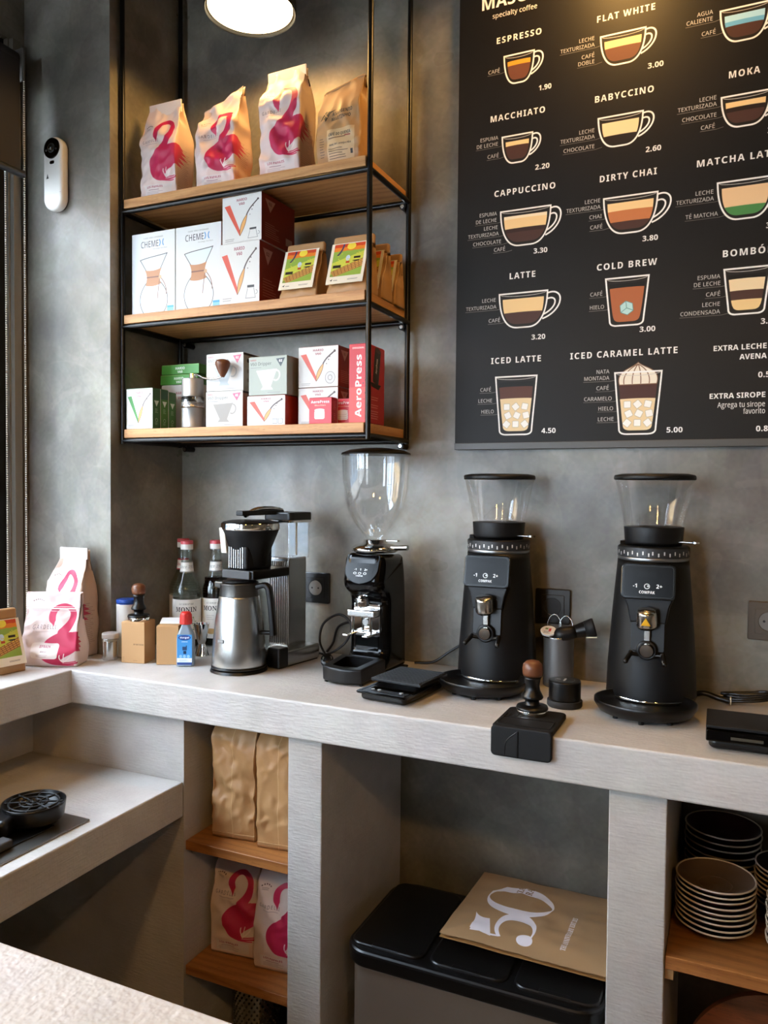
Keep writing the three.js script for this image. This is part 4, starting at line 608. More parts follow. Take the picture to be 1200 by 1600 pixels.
function tamper(p, label, s = 1) {
  const t = thing('coffee_tamper', label, 'tamper', p, 0, 'tampers with wooden knobs');
  part('tamper_base', lathe([[0, 0], [0.0285, 0], [0.0292, 0.001], [0.0292, 0.0085], [0.0285, 0.0095], [0, 0.0095]].map(([a, b]) => [a * s, b * s])), chrome, t, 'polished steel base');
  part('collar', lathe([[0, 0.0097], [0.03, 0.0097], [0.0305, 0.012], [0.029, 0.016], [0.018, 0.018], [0.0135, 0.019], [0.0135, 0.03], [0, 0.03]].map(([a, b]) => [a * s, b * s])), blackSatin, t);
  part('stem', lathe([[0, 0.03], [0.0195, 0.03], [0.021, 0.033], [0.0195, 0.037], [0.0148, 0.046], [0.0135, 0.055], [0.0155, 0.068], [0.0175, 0.073], [0, 0.073]].map(([a, b]) => [a * s, b * s])), blackSatin, t);
  part('knob', lathe([[0, 0.0732], [0.0175, 0.0732], [0.0188, 0.078], [0.0195, 0.088], [0.018, 0.096], [0.0125, 0.1015], [0.005, 0.1035], [0, 0.104]].map(([a, b]) => [a * s, b * s])), walnut, t, 'brown wooden knob');
  return t;
}
tamper([0.109, CT + 0.1034, 0.304], 'tamper with wooden knob standing on the cardboard box', 0.9);
{ // descaler bottle, jigger
  const t = thing('descaler_bottle', 'flat grey descaler bottle with ribbed red cap and blue label', 'bottle', [0.247, CT, 0.292], 0.45);
  const prof = rrect(0.043, 0.03, 0.009), body = [], N = 14;
  { const P = [], idx = [], pts = prof.getPoints(6), n = pts.length, ys = [[0, 0.96], [0.002, 1], [0.03, 1], [0.066, 0.98], [0.078, 0.9], [0.088, 0.72], [0.094, 0.55], [0.1, 0.46], [0.104, 0.45]]; ys.forEach(([y, k]) => pts.forEach((q) => { const kz = Math.max(k, 0.45) ** 0.6; P.push(q.x * k, y, q.y * (k < 0.6 ? k * 1.3 : kz)); })); for (let j = 0; j < ys.length - 1; j++) for (let i = 0; i < n - 1; i++) { const a = j * n + i, b = a + 1, c = a + n, e = c + 1; idx.push(a, e, b, a, c, e); } const o = P.length / 3; P.push(0, 0, 0); for (let i = 0; i < n - 1; i++) idx.push(o, i, i + 1); const g = new THREE.BufferGeometry(); g.setAttribute('position', new THREE.Float32BufferAttribute(P, 3)); g.setIndex(idx); g.computeVertexNormals(); g.setAttribute('uv', new THREE.Float32BufferAttribute(new Float32Array(P.length / 3 * 2), 2)); part('bottle_body', g, plain('#7f8d99', 0.3), t); }
  const lab = ctex(256, 512, (g, w, h) => { g.fillStyle = '#3f8fd0'; g.fillRect(0, 0, w, h); g.fillStyle = '#1f3f86'; g.beginPath(); g.ellipse(w * 0.5, h * 0.1, w * 0.42, h * 0.085, 0, 0, 7); g.fill(); txt(g, 'durgol', w * 0.5, h * 0.125, h * 0.08, '#f3f5f8', { w: w * 0.64 }); txt(g, 'universal', w * 0.5, h * 0.25, h * 0.05, '#e6eef6', { font: 'normal' }); g.fillStyle = '#dfe9f1'; g.fillRect(0, h * 0.78, w, h * 0.14); g.fillStyle = '#16365c'; g.fillRect(w * 0.36, h * 0.4, w * 0.24, h * 0.12); g.fillRect(w * 0.42, h * 0.54, w * 0.2, h * 0.1); g.fillRect(w * 0.6, h * 0.36, w * 0.06, h * 0.16); g.fillStyle = '#8fc0e6'; for (const k of [0.24, 0.5, 0.76]) { g.beginPath(); g.arc(w * k, h * 0.72, w * 0.1, 0, 7); g.fill(); } lines(g, w * 0.15, h * 0.82, w * 0.7, 4, h * 0.022, '#6f8fae', 3); g.fillStyle = '#1f3f86'; g.fillRect(0, h * 0.93, w, h * 0.07); });
  part('label', T(new THREE.PlaneGeometry(0.036, 0.074), 0, 0.042, 0.01535), M({ map: lab, roughness: 0.35 }), t, 'blue label');
  part('cap', lathe([[0, 0.103], [0.0145, 0.103], [0.0148, 0.105], [0.0132, 0.128], [0.0105, 0.133], [0, 0.134]], 32), plain('#d2281f', 0.4), t, 'red screw cap');
  for (let i = 0; i < 20; i++) { const a = i * Math.PI / 10; part('cap_rib', rod([0.0147 * Math.cos(a), 0.105, 0.0147 * Math.sin(a)], [0.0133 * Math.cos(a), 0.127, 0.0133 * Math.sin(a)], 0.0009, 6), plain('#c4241b', 0.4), t); }
  const j = thing('jigger', 'steel double-ended jigger in front of the dark syrup bottle', 'jigger', [0.207, CT, 0.178]);
  part('small_cup', lathe([[0.0185, 0], [0.0192, 0.0005], [0.0085, 0.03], [0.0078, 0.03], [0.018, 0.001]]), chrome, j); part('large_cup', lathe([[0.0078, 0.03], [0.0085, 0.03], [0.0125, 0.04], [0.0205, 0.083], [0.0198, 0.083], [0.0118, 0.041], [0.0, 0.034]]), chrome, j);
}
// syrup bottles
function labelTex(cap) { return ctex(1024, 512, (g, w, h) => { g.fillStyle = '#ece8e0'; g.fillRect(0, 0, w, h); for (const o of [0.25, 0.75]) { const x = w * o; txt(g, 'LE SIROP DE', x, h * 0.13, h * 0.055, '#5d564f', { face: 'serif', font: 'italic' }); txt(g, 'MONIN', x, h * 0.3, h * 0.16, '#1e1c1c', { face: 'serif', w: w * 0.25 }); lines(g, x - w * 0.08, h * 0.42, w * 0.1, 3, h * 0.05, '#9c948a', 3); g.strokeStyle = '#5f8148'; g.lineWidth = 4; g.beginPath(); g.moveTo(x + w * 0.03, h * 0.9); g.quadraticCurveTo(x + w * 0.12, h * 0.7, x + w * 0.08, h * 0.42); g.stroke(); g.fillStyle = cap; for (let i = 0; i < 9; i++) { g.beginPath(); g.ellipse(x + w * (0.05 + 0.07 * hash(i, 2, 6)), h * (0.45 + 0.05 * i), 11, 5, i, 0, 7); g.fill(); } g.fillStyle = '#c9a46c'; g.beginPath(); g.ellipse(x - w * 0.02, h * 0.82, w * 0.06, h * 0.07, 0, 0, 7); g.fill(); } }); }
const neckT = (c) => ctex(512, 128, (g, w, h) => { g.fillStyle = '#e9e6de'; g.fillRect(0, 0, w, h); g.fillStyle = c; g.fillRect(0, 0, w, h * 0.1); g.fillRect(0, h * 0.9, w, h * 0.1); for (const o of [0.25, 0.75]) txt(g, 'Since 1912', w * o, h * 0.62, h * 0.4, c, { face: 'serif', font: 'italic' }); });
const glassB = M({ color: '#f4f8f6', roughness: 0.04, transmission: 1, thickness: 0, ior: 1.5 });
function syrup(p, label, liquid, level, neckC, leafC, turn) {
  const t = thing('syrup_bottle', label, 'bottle', p, turn, 'syrup bottles in the corner');
  const prof = [[0, 0.004], [0.034, 0.0], [0.0375, 0.004], [0.0382, 0.012], [0.0382, 0.145], [0.0375, 0.158], [0.033, 0.172], [0.024, 0.19], [0.0175, 0.208], [0.0148, 0.228], [0.0145, 0.262], [0.0152, 0.264], [0.0152, 0.27], [0.013, 0.271]];
  part('glass', lathe(prof, 48), glassB, t, 'clear glass');
  const inner = prof.slice(0, -3).map(([r, y]) => [Math.max(0, r - 0.002), y + 0.003]).filter(([, y]) => y < level); part('syrup', lathe([...inner, [inner[inner.length - 1][0], level], [0, level]], 40), liquid, t);
  for (const y of [0.15, 0.157, 0.164]) part('glass_ring', T(new THREE.TorusGeometry(0.0382 - (y - 0.15) * 0.12, 0.0011, 6, 48).rotateX(Math.PI / 2), 0, y, 0), glassB, t);
  part('label', lathe([[0.0387, 0.024], [0.0387, 0.134]], 60), M({ map: labelTex(leafC), roughness: 0.5 }), t, 'cream paper label');
  part('neck_label', lathe([[0.0188, 0.206], [0.0155, 0.236]], 40), M({ map: neckT(neckC), roughness: 0.5 }), t);
  part('cap', lathe([[0.0, 0.268], [0.0165, 0.268], [0.0168, 0.27], [0.0168, 0.29], [0.0158, 0.292], [0, 0.2925]], 36), whiteP, t, 'white screw cap'); part('cap_top', lathe([[0.0169, 0.283], [0.0169, 0.2905], [0.0159, 0.2928], [0, 0.2932]], 36), plain('#c9525a', 0.4), t, 'red cap top');
}
const dark = plain('#0e0808', 0.12), amberL = M({ color: '#8a6a48', roughness: 0.15 }), clearL = M({ color: '#cfd3cc', roughness: 0.05, transmission: 0.9, thickness: 0, ior: 1.36 });
syrup([0.0405, CT, 0.045], 'syrup bottle with red neck band, hindmost in the corner', amberL, 0.12, '#b5303a', '#b09a50', -0.9);
syrup([0.1, CT, 0.104], 'clear syrup bottle with a white neck band, in front of the others', clearL, 0.15, '#8b8a80', '#78904c', -0.95);
syrup([0.156, CT, 0.048], 'black syrup bottle with a white neck band', dark, 0.19, '#6f6d68', '#4f7a45', -1.15);
syrup([0.236, CT, 0.045], 'syrup bottle half hidden behind the filter coffee machine', dark, 0.16, '#b5303a', '#7a5a45', -0.9);

{ // ---- filter coffee machine and its thermos jug
  const t = thing('filter_coffee_machine', 'silver and black filter coffee machine with a tall water tank', 'coffee machine', [0.424, CT, 0.135], -0.17);
  part('base', boxUV(T(rb(0.088, 0.038, 0.14, 0.006), 0.024, 0.021, -0.004)), steelBrushed, t); part('base_front', T(rb(0.04, 0.05, 0.036, 0.005), 0.05, 0.0255, 0.068), blackSatin, t);
  part('base_foot', T(rb(0.08, 0.004, 0.13, 0.001), 0.024, 0.002, -0.004), rubber, t);
  part('hot_plate', T(cy(0.069, 0.067, 0.006, 0, 0, 0, 56), -0.012, 0.0004, 0.139), blackSatin, t);
  part('tower', T(rb(0.066, 0.226, 0.07, 0.004), 0.002, 0.151, -0.022), steelBrushed, t);
  for (let i = 0; i < 9; i++) part('rib', T(rb(0.0036, 0.21, 0.004, 0.0012, 1), -0.027 + i * 0.0072, 0.15, 0.0145), steel, t);
  part('water_tank', (() => { const o = [], s = rrect(0.09, 0.082, 0.014), hole = rrect(0.086, 0.078, 0.012); s.holes.push(hole); o.push(T(flat(s, 0.094, 0.0006, 1), 0.002, 0.262, -0.022)); o.push(T(flat(rrect(0.088, 0.08, 0.013), 0.003, 0.0006, 1), 0.002, 0.2625, -0.022)); return o; })(), clear, t, 'clear water tank');
  part('tank_gauge', T(rb(0.004, 0.085, 0.004, 0.001), 0.03, 0.312, -0.022), whiteP, t);
  part('tank_lid', T(flat(rrect(0.096, 0.088, 0.014), 0.022, 0.004, 2), 0.002, 0.357, -0.022), blackSatin, t); part('lid_trim', T(flat(rrect(0.098, 0.09, 0.014), 0.006, 0.001, 1), 0.002, 0.353, -0.022), chrome, t); 
  part('water_pipe', [rod([-0.01, 0.35, -0.01], [-0.01, 0.386, -0.01], 0.006, 12), tube([[-0.01, 0.383, -0.01], [-0.012, 0.388, 0.03], [-0.012, 0.386, 0.08], [-0.012, 0.372, 0.12]], 0.006, 24)], chrome, t); part('outlet_arm', T(rb(0.024, 0.012, 0.15, 0.003), -0.012, 0.378, 0.065), blackSatin, t);
  part('bracket', T(rb(0.098, 0.022, 0.13, 0.004), -0.004, 0.232, 0.085), blackSatin, t); part('bracket_front', T(rb(0.09, 0.02, 0.006, 0.002), -0.008, 0.232, 0.153), greyPlastic, t);
  part('brew_basket', lathe([[0, 0.246], [0.034, 0.246], [0.04, 0.25], [0.044, 0.276], [0.058, 0.31], [0.0695, 0.338], [0.0695, 0.352], [0.066, 0.352], [0.055, 0.312], [0, 0.25]], 56).translate(-0.012, 0, 0.1), blackMatte, t);
  part('basket_rim', lathe([[0.07, 0.338], [0.0715, 0.34], [0.0715, 0.352], [0.07, 0.354]], 56).translate(-0.012, 0, 0.1), chrome, t); part('basket_lid', lathe([[0, 0.362], [0.045, 0.361], [0.066, 0.357], [0.07, 0.3545], [0, 0.354]], 56).translate(-0.012, 0, 0.1), blackSatin, t);
  part('basket_body', T(rb(0.066, 0.06, 0.092, 0.008), -0.012, 0.272, 0.102), blackMatte, t); part('basket_handle', T(rb(0.018, 0.062, 0.004, 0.0015).rotateX(0.12), -0.05, 0.312, 0.155), plain('#d8d4c6', 0.25), t, 'pale swing tag');
  for (let i = 0; i < 7; i++) part('basket_rib', T(rb(0.0034, 0.052, 0.003, 0.001, 1), -0.036 + i * 0.0075, 0.272, 0.1485), steel, t);
  const j = thing('thermos_jug', 'brushed steel thermos jug with black handle standing in the coffee machine', 'jug', [0.424 + Math.sin(-0.17) * 0.139 - 0.012 * Math.cos(0.17), CT + 0.0068, 0.135 + 0.139 * Math.cos(0.17) - 0.002], -0.17);
  j.scale.y = 0.955; part('jug_base', lathe([[0, 0], [0.064, 0], [0.066, 0.003], [0.066, 0.009], [0, 0.009]], 56), blackSatin, j);
  part('jug_body', lathe([[0.0645, 0.0092], [0.065, 0.013], [0.0635, 0.05], [0.057, 0.12], [0.0485, 0.178], [0.047, 0.1815]], 64), steelBrushed, j);
  part('jug_neck', lathe([[0.047, 0.1812], [0.0475, 0.184], [0.0455, 0.198], [0.047, 0.212], [0.0465, 0.215], [0, 0.215]], 56), plain('#55534f', 0.3, { metalness: 0.8 }), j);
  part('jug_lid', [lathe([[0, 0.2152], [0.04, 0.2152], [0.04, 0.219], [0, 0.22]], 40)], blackSatin, j);
  part('jug_spout', T(rb(0.03, 0.018, 0.02, 0.005), -0.03, 0.21, 0.03), plain('#55534f', 0.3, { metalness: 0.8 }), j);
  part('jug_handle', (() => { const g = new THREE.ExtrudeGeometry(rrect(0.022, 0.014, 0.005), { extrudePath: curve([[0.046, 0.205, 0.004], [0.066, 0.21, 0.004], [0.076, 0.2, 0.004], [0.083, 0.15, 0.004], [0.088, 0.085, 0.004]], false, 0.3), steps: 40 }); return g.rotateY(0.42); })(), blackSatin, j); part('handle_link', rod([0.058 * 0.91, 0.09, -0.024], [0.086 * 0.91, 0.09, -0.034], 0.006), blackSatin, j);
  const logoT = ctex(128, 64, (g, w, h) => { g.fillStyle = '#aeadaa'; g.fillRect(0, 0, w, h); g.strokeStyle = '#222'; g.lineWidth = 6; g.strokeRect(6, 6, w - 12, h - 12); txt(g, 'MOCCA', w / 2, h * 0.46, 22, '#222'); txt(g, 'MASTER', w / 2, h * 0.8, 20, '#222'); });
  const lg = T(new THREE.PlaneGeometry(0.018, 0.009), 0, 0, 0.0605).rotateX(-0.08).rotateY(0.02); part('emblem', T(lg, 0, 0.07, 0.0028), M({ map: logoT, roughness: 0.3, metalness: 0.6 }), j);
}
// ---------------------------------------------------------------- espresso grinders
const panelT = (w, h, draw) => ctex(w, h, (g) => { g.fillStyle = '#08090a'; g.fillRect(0, 0, w, h); draw(g, w, h); });
const white = '#eef1f3';
const faceA = panelT(400, 400, (g, w, h) => { lines(g, w * 0.18, h * 0.12, w * 0.2, 1, 4, '#9aa0a4', 6); lines(g, w * 0.62, h * 0.12, w * 0.2, 1, 4, '#9aa0a4', 6); g.fillStyle = '#14181c'; g.fillRect(w * 0.28, h * 0.16, w * 0.5, h * 0.24); txt(g, '-1', w * 0.27, h * 0.62, 50, white); txt(g, '1', w * 0.48, h * 0.62, 50, white); txt(g, '2+', w * 0.7, h * 0.62, 50, white); g.strokeStyle = white; g.lineWidth = 7; for (const k of [0.27, 0.47, 0.68]) { g.beginPath(); g.ellipse(w * k, h * 0.74, 24, 16, 0, 0, 7); g.stroke(); } txt(g, 'COMPAK', w * 0.47, h * 0.88, 34, white, { w: 120 }); });
const faceB = panelT(480, 320, (g, w, h) => { g.strokeStyle = '#34373a'; g.lineWidth = 5; g.beginPath(); g.roundRect(5, 5, w - 10, h - 10, 34); g.stroke(); g.fillStyle = '#101315'; g.fillRect(w * 0.3, h * 0.2, w * 0.36, h * 0.16); txt(g, '-1', w * 0.25, h * 0.7, 54, white); txt(g, '2+', w * 0.72, h * 0.7, 54, white); g.fillStyle = '#d5dadc'; g.beginPath(); g.arc(w * 0.48, h * 0.65, 28, 0, 7); g.fill(); g.fillStyle = '#15181a'; g.beginPath(); g.arc(w * 0.48, h * 0.65, 20, 0, 7); g.fill(); g.fillStyle = '#d5dadc'; g.beginPath(); g.arc(w * 0.5, h * 0.64, 9, 0, 7); g.fill(); txt(g, 'COMPAK', w * 0.48, h * 0.88, 40, white, { w: 150 }); });
const ringT = ctex(1024, 64, (g, w, h) => { g.fillStyle = '#222325'; g.fillRect(0, 0, w, h); g.fillStyle = '#d6d6d2'; for (let i = 0; i < 64; i++) g.fillRect(i * 16 + 6, i % 2 ? h * 0.5 : h * 0.32, 4, h * 0.4); });
function hopperCone(t, y0) {
  part('hopper', lathe([[0.058, y0], [0.06, y0 + 0.004], [0.064, y0 + 0.03], [0.0725, y0 + 0.07], [0.0785, y0 + 0.098], [0.0775, y0 + 0.098], [0.0715, y0 + 0.07], [0.063, y0 + 0.03], [0.057, y0 + 0.004]], 72), clear, t, 'clear plastic hopper');
  part('hopper_lid', lathe([[0, y0 + 0.11], [0.066, y0 + 0.11], [0.0795, y0 + 0.107], [0.081, y0 + 0.104], [0.081, y0 + 0.099], [0.079, y0 + 0.097], [0, y0 + 0.097]], 72), blackMatte, t, 'dark disc lid');
  part('inner_cone', lathe([[0, y0 + 0.042], [0.012, y0 + 0.036], [0.034, y0 + 0.014], [0.037, y0 + 0.006]], 48), clear, t);
  for (const a of [0.6, 2.4, 4.3]) part('clip', T(rb(0.009, 0.012, 0.004, 0.001, 1).rotateY(a), 0.036 * Math.sin(a), y0 + 0.007, 0.036 * Math.cos(a)), clear, t);
}
function matteGrinder(p, turn, label, warn) {
  const t = thing('espresso_grinder', label, 'grinder', p, turn, 'matte black grinders');
  part('foot_plate', lathe([[0, 0], [0.078, 0], [0.082, 0.003], [0.082, 0.012], [0, 0.012]], 56), blackMatte, t);
  part('body', lathe([[0, 0.0122], [0.084, 0.0122], [0.0885, 0.016], [0.0895, 0.022], [0.0875, 0.08], [0.079, 0.2], [0.0715, 0.285], [0.0705, 0.298], [0, 0.298]], 88), blackMatte, t);
  part('base_ring', lathe([[0.0885, 0.0175], [0.0903, 0.019], [0.0903, 0.0215], [0.0893, 0.023]], 88), chrome, t, 'thin bright ring at the foot'); part('collar', lathe([[0, 0.2982], [0.069, 0.2982], [0.0705, 0.3], [0.0705, 0.305], [0.069, 0.307], [0, 0.307]], 72), plain('#8b8c8c', 0.3, { metalness: 0.9 }), t, 'silver collar line');
  part('dial_ring', lathe([[0.0712, 0.3072], [0.0712, 0.325]], 88), M({ map: rep(ringT, 0.62, 1), roughness: 0.45 }), t, 'ring with pale scale marks'); part('dial_core', lathe([[0, 0.3073], [0.0708, 0.3073], [0.0708, 0.3255], [0.066, 0.329], [0, 0.329]], 72), blackMatte, t);
  for (const [a, b] of [[-0.9, -0.35], [0.15, 0.55], [0.9, 1.6]]) part('ring_lug', (() => { const s = new THREE.Shape(); s.absarc(0, 0, 0.0665, a, b, false); s.absarc(0, 0, 0.057, b, a, true); return T(flat(s, 0.008, 0.001, 1, 12).rotateY(Math.PI / 2 + 0.2), 0, 0.3285, 0); })(), blackSatin, t);
  part('hopper_base', lathe([[0, 0.329], [0.055, 0.329], [0.056, 0.336], [0.0575, 0.34], [0.0595, 0.366], [0.0575, 0.367], [0, 0.366]], 64), blackMatte, t); part('hopper_gate', [T(rb(0.034, 0.0035, 0.016, 0.0015).rotateY(-0.4), 0.068, 0.338, 0.026), T(cy(0.009, 0.009, 0.0036, 0, 0, 0, 20), 0.084, 0.3365, 0.033)], steel, t);
  hopperCone(t, 0.366);
  // head with touch panel
  const tilt = -0.16;
  part('head', (() => { const s = new THREE.Shape(); s.moveTo(-0.043, 0.292); s.lineTo(0.043, 0.292); s.lineTo(0.046, 0.225); s.lineTo(0.040, 0.21); s.lineTo(0.034, 0.178); s.lineTo(-0.034, 0.178); s.lineTo(-0.040, 0.21); s.lineTo(-0.046, 0.225); s.closePath(); return T(ext(s, 0.035, 0.003), 0, 0, 0.049); })(), blackSatin, t);
  const tp = part('touch_panel', T(ext(rrect(0.104, 0.071, 0.011), 0.009, 0.002), 0, 0, 0), plain('#0b0c0d', 0.15), t); tp.position.set(0, 0.2605, 0.0835); tp.rotation.x = tilt;
  part('panel_print', T(new THREE.PlaneGeometry(0.096, 0.063), 0, 0, 0.0093), M({ map: faceB, roughness: 0.2, specularIntensity: 0.5 }), tp, 'black glass with white symbols');
  const sp = part('spout', lathe([[0.0, 0.0], [0.0145, 0.0], [0.0175, 0.006], [0.0165, 0.026], [0.0145, 0.032], [0, 0.033]], 36), steel, t, 'steel spout'); sp.position.set(0, 0.172, 0.101); sp.rotation.x = 0.22; sp.scale.setScalar(1.15);
  part('spout_mouth', lathe([[0, -0.0004], [0.0125, -0.0004], [0.0125, -0.0012], [0, -0.0012]], 28), blackSatin, sp);
  if (warn) part('warning_mark', (() => { const s = poly([[-0.008, 0], [0.008, 0], [0, 0.014]]); return T(ext(s, 0.0008, 0.0002, 1), 0, 0.010, 0.0166).rotateX(0.0); })(), plain('#d8a31f', 0.4), sp, 'yellow warning triangle');
  part('holder_plate', (() => { const g = T(ext(rrect(0.064, 0.06, 0.004), 0.004, 0.001), 0, 0, 0); return g.rotateX(-0.09).translate(0, 0.152, 0.0805); })(), plain('#1c1b1a', 0.3, { metalness: 0.5 }), t);
  part('holder_arm', T(rb(0.012, 0.044, 0.010, 0.002), 0, 0.152, 0.0905), steel, t);
  const kb = part('holder_knob', T(new THREE.CylinderGeometry(0.0125, 0.013, 0.012, 32).rotateX(Math.PI / 2), 0, 0, 0), chrome, t); kb.position.set(0, 0.126, 0.097);
  part('holder_ring', T(new THREE.TorusGeometry(0.0165, 0.0035, 10, 36), 0, 0.126, 0.094), blackSatin, t);
  for (const s of [-1, 1]) { part('fork', [rod([s * 0.014, 0.116, 0.092], [s * 0.03, 0.118, 0.098], 0.0042), rod([s * 0.03, 0.119, 0.096], [s * 0.036, 0.108, 0.126], 0.0048), T(new THREE.SphereGeometry(0.0055, 14, 10), s * 0.03, 0.119, 0.097), T(new THREE.SphereGeometry(0.0052, 14, 10), s * 0.036, 0.108, 0.126)], blackSatin, t); }
  // drip tray in front
  const tray = part('drip_tray', lathe([[0, 0.016], [0.08, 0.015], [0.09, 0.027], [0.0935, 0.032], [0.0965, 0.032], [0.0965, 0.024], [0.087, 0.01], [0.074, 0.006], [0, 0.006]], 72).scale(1, 1, 0.88), blackSatin, t, 'shallow round black tray'); tray.position.set(0, 0.0, 0.112);
  for (const s of [-1, 1]) part('tray_foot', cy(0.005, 0.005, 0.007, s * 0.05, 0, 0.04, 12), rubber, tray);
  part('tray_foot', cy(0.005, 0.005, 0.008, 0, -0.0002, 0.062, 12), rubber, tray);
  return t;
}
matteGrinder([0.983, CT, 0.102], 0.0, 'matte black grinder beside the cup of tools, in the middle of the three', false);
matteGrinder([1.322, CT, 0.13], 0.0, 'matte black grinder with a yellow warning triangle, under the menu board', true);
{ // glossy grinder with tall hopper
  const t = thing('glossy_espresso_grinder', 'glossy black grinder with a tall rounded clear hopper', 'grinder', [0.687, CT, 0.135], -0.06);
  const side = new THREE.Shape(); side.moveTo(-0.075, 0.004); side.lineTo(-0.073, 0.1); side.quadraticCurveTo(-0.07, 0.26, -0.052, 0.282); side.lineTo(0.048, 0.288); side.quadraticCurveTo(0.056, 0.287, 0.06, 0.275); side.lineTo(0.072, 0.225); side.quadraticCurveTo(0.07, 0.2, 0.05, 0.192); side.quadraticCurveTo(0.036, 0.185, 0.035, 0.165); side.lineTo(0.036, 0.062); side.quadraticCurveTo(0.037, 0.048, 0.05, 0.044); side.lineTo(0.06, 0.004); side.closePath();
  part('body', (() => { const g = ext(side, 0.108, 0.022, 7, 20); g.translate(0, 0, -0.054); g.rotateY(-Math.PI / 2); return g; })(), blackGloss, t);
  part('foot_rim', T(rb(0.11, 0.006, 0.15, 0.003), 0, 0.003, -0.002), rubber, t);
  const pan = part('touch_panel', ext((() => { const s = new THREE.Shape(); s.moveTo(-0.044, 0.036); s.lineTo(0.044, 0.036); s.lineTo(0.044, 0.0); s.quadraticCurveTo(0.04, -0.03, 0, -0.035); s.quadraticCurveTo(-0.04, -0.03, -0.044, 0.0); s.closePath(); return s; })(), 0.006, 0.001), plain('#08090a', 0.2, { specularIntensity: 0.5 }), t); pan.position.set(0, 0.249, 0.0625); pan.rotation.x = -0.4;
  part('panel_print', T(new THREE.PlaneGeometry(0.064, 0.056), 0, 0.004, 0.0063), M({ map: faceA, roughness: 0.2, specularIntensity: 0.5 }), pan, 'black glass with white symbols');
  const sp = part('spout', lathe([[0.011, 0], [0.0165, 0], [0.0175, 0.004], [0.016, 0.02], [0.012, 0.022], [0.011, 0]], 32), chrome, t); sp.position.set(0, 0.166, 0.058); sp.rotation.x = 0.2;
  part('holder_plate', T(rb(0.07, 0.075, 0.004, 0.001), 0, 0.13, 0.0375), chrome, t, 'mirror steel plate'); part('holder_bar', T(rb(0.074, 0.017, 0.03, 0.004), 0, 0.148, 0.056), steel, t); part('holder_screw', T(new THREE.CylinderGeometry(0.008, 0.008, 0.006, 24).rotateX(Math.PI / 2), 0, 0.125, 0.043), steel, t);
  for (const s of [-1, 1]) part('fork', [rod([s * 0.024, 0.143, 0.064], [s * 0.024, 0.103, 0.064], 0.004), T(rb(0.016, 0.006, 0.05, 0.003), s * 0.026, 0.1, 0.072)], chrome, t);
  part('fork_bar', T(rb(0.05, 0.006, 0.01, 0.002), 0, 0.1, 0.05), chrome, t); part('clear_cover', T(rb(0.06, 0.036, 0.002, 0.001), 0, 0.074, 0.0372), plain('#0d0f10', 0.04), t);
  const tray = part('grounds_tray', (() => { const s = new THREE.Shape(); s.moveTo(-0.058, 0.0); s.lineTo(-0.05, 0.1); s.quadraticCurveTo(0, 0.125, 0.05, 0.1); s.lineTo(0.058, 0.0); s.closePath(); const hsh = new THREE.Path(); hsh.moveTo(-0.042, 0.012); hsh.lineTo(-0.036, 0.088); hsh.quadraticCurveTo(0, 0.106, 0.036, 0.088); hsh.lineTo(0.042, 0.012); hsh.closePath(); s.holes.push(hsh); return flat(s, 0.034, 0.004, 3).rotateY(Math.PI); })(), blackSatin, t); tray.position.set(0, 0.0115, 0.052); tray.rotation.x = 0.07;
  part('tray_floor', T(rb(0.09, 0.004, 0.1, 0.001), 0, 0.006, 0.05), blackMatte, tray); for (const s of [-1, 1]) part('foot', cy(0.004, 0.004, 0.008, s * 0.046, 0.0, 0.145, 12), rubber, t);
  part('hopper_collar', lathe([[0, 0.288], [0.05, 0.288], [0.058, 0.292], [0.058, 0.298], [0.048, 0.306], [0.03, 0.311], [0.028, 0.318], [0, 0.318]], 56), chrome, t, 'mirror steel collar'); part('hopper_gate', [rod([0.05, 0.3, 0.01], [0.095, 0.303, 0.016], 0.006, 14), T(rb(0.03, 0.004, 0.014, 0.0015), 0.058, 0.318, 0.02)], steel, t);
  part('hopper', lathe([[0.026, 0.318], [0.027, 0.328], [0.035, 0.338], [0.052, 0.36], [0.066, 0.386], [0.0745, 0.42], [0.079, 0.46], [0.081, 0.5], [0.0815, 0.522], [0.0803, 0.522], [0.0798, 0.5], [0.0778, 0.46], [0.0733, 0.4205], [0.0648, 0.387], [0.051, 0.361], [0.034, 0.339], [0.0255, 0.329]], 80), clear, t, 'tall clear hopper');
  part('hopper_ball', T(new THREE.SphereGeometry(0.021, 32, 20), 0, 0.345, 0), clear, t); part('hopper_lid', lathe([[0, 0.538], [0.03, 0.537], [0.066, 0.532], [0.083, 0.525], [0.0835, 0.521], [0, 0.521]], 72), blackSatin, t, 'domed black lid');
}
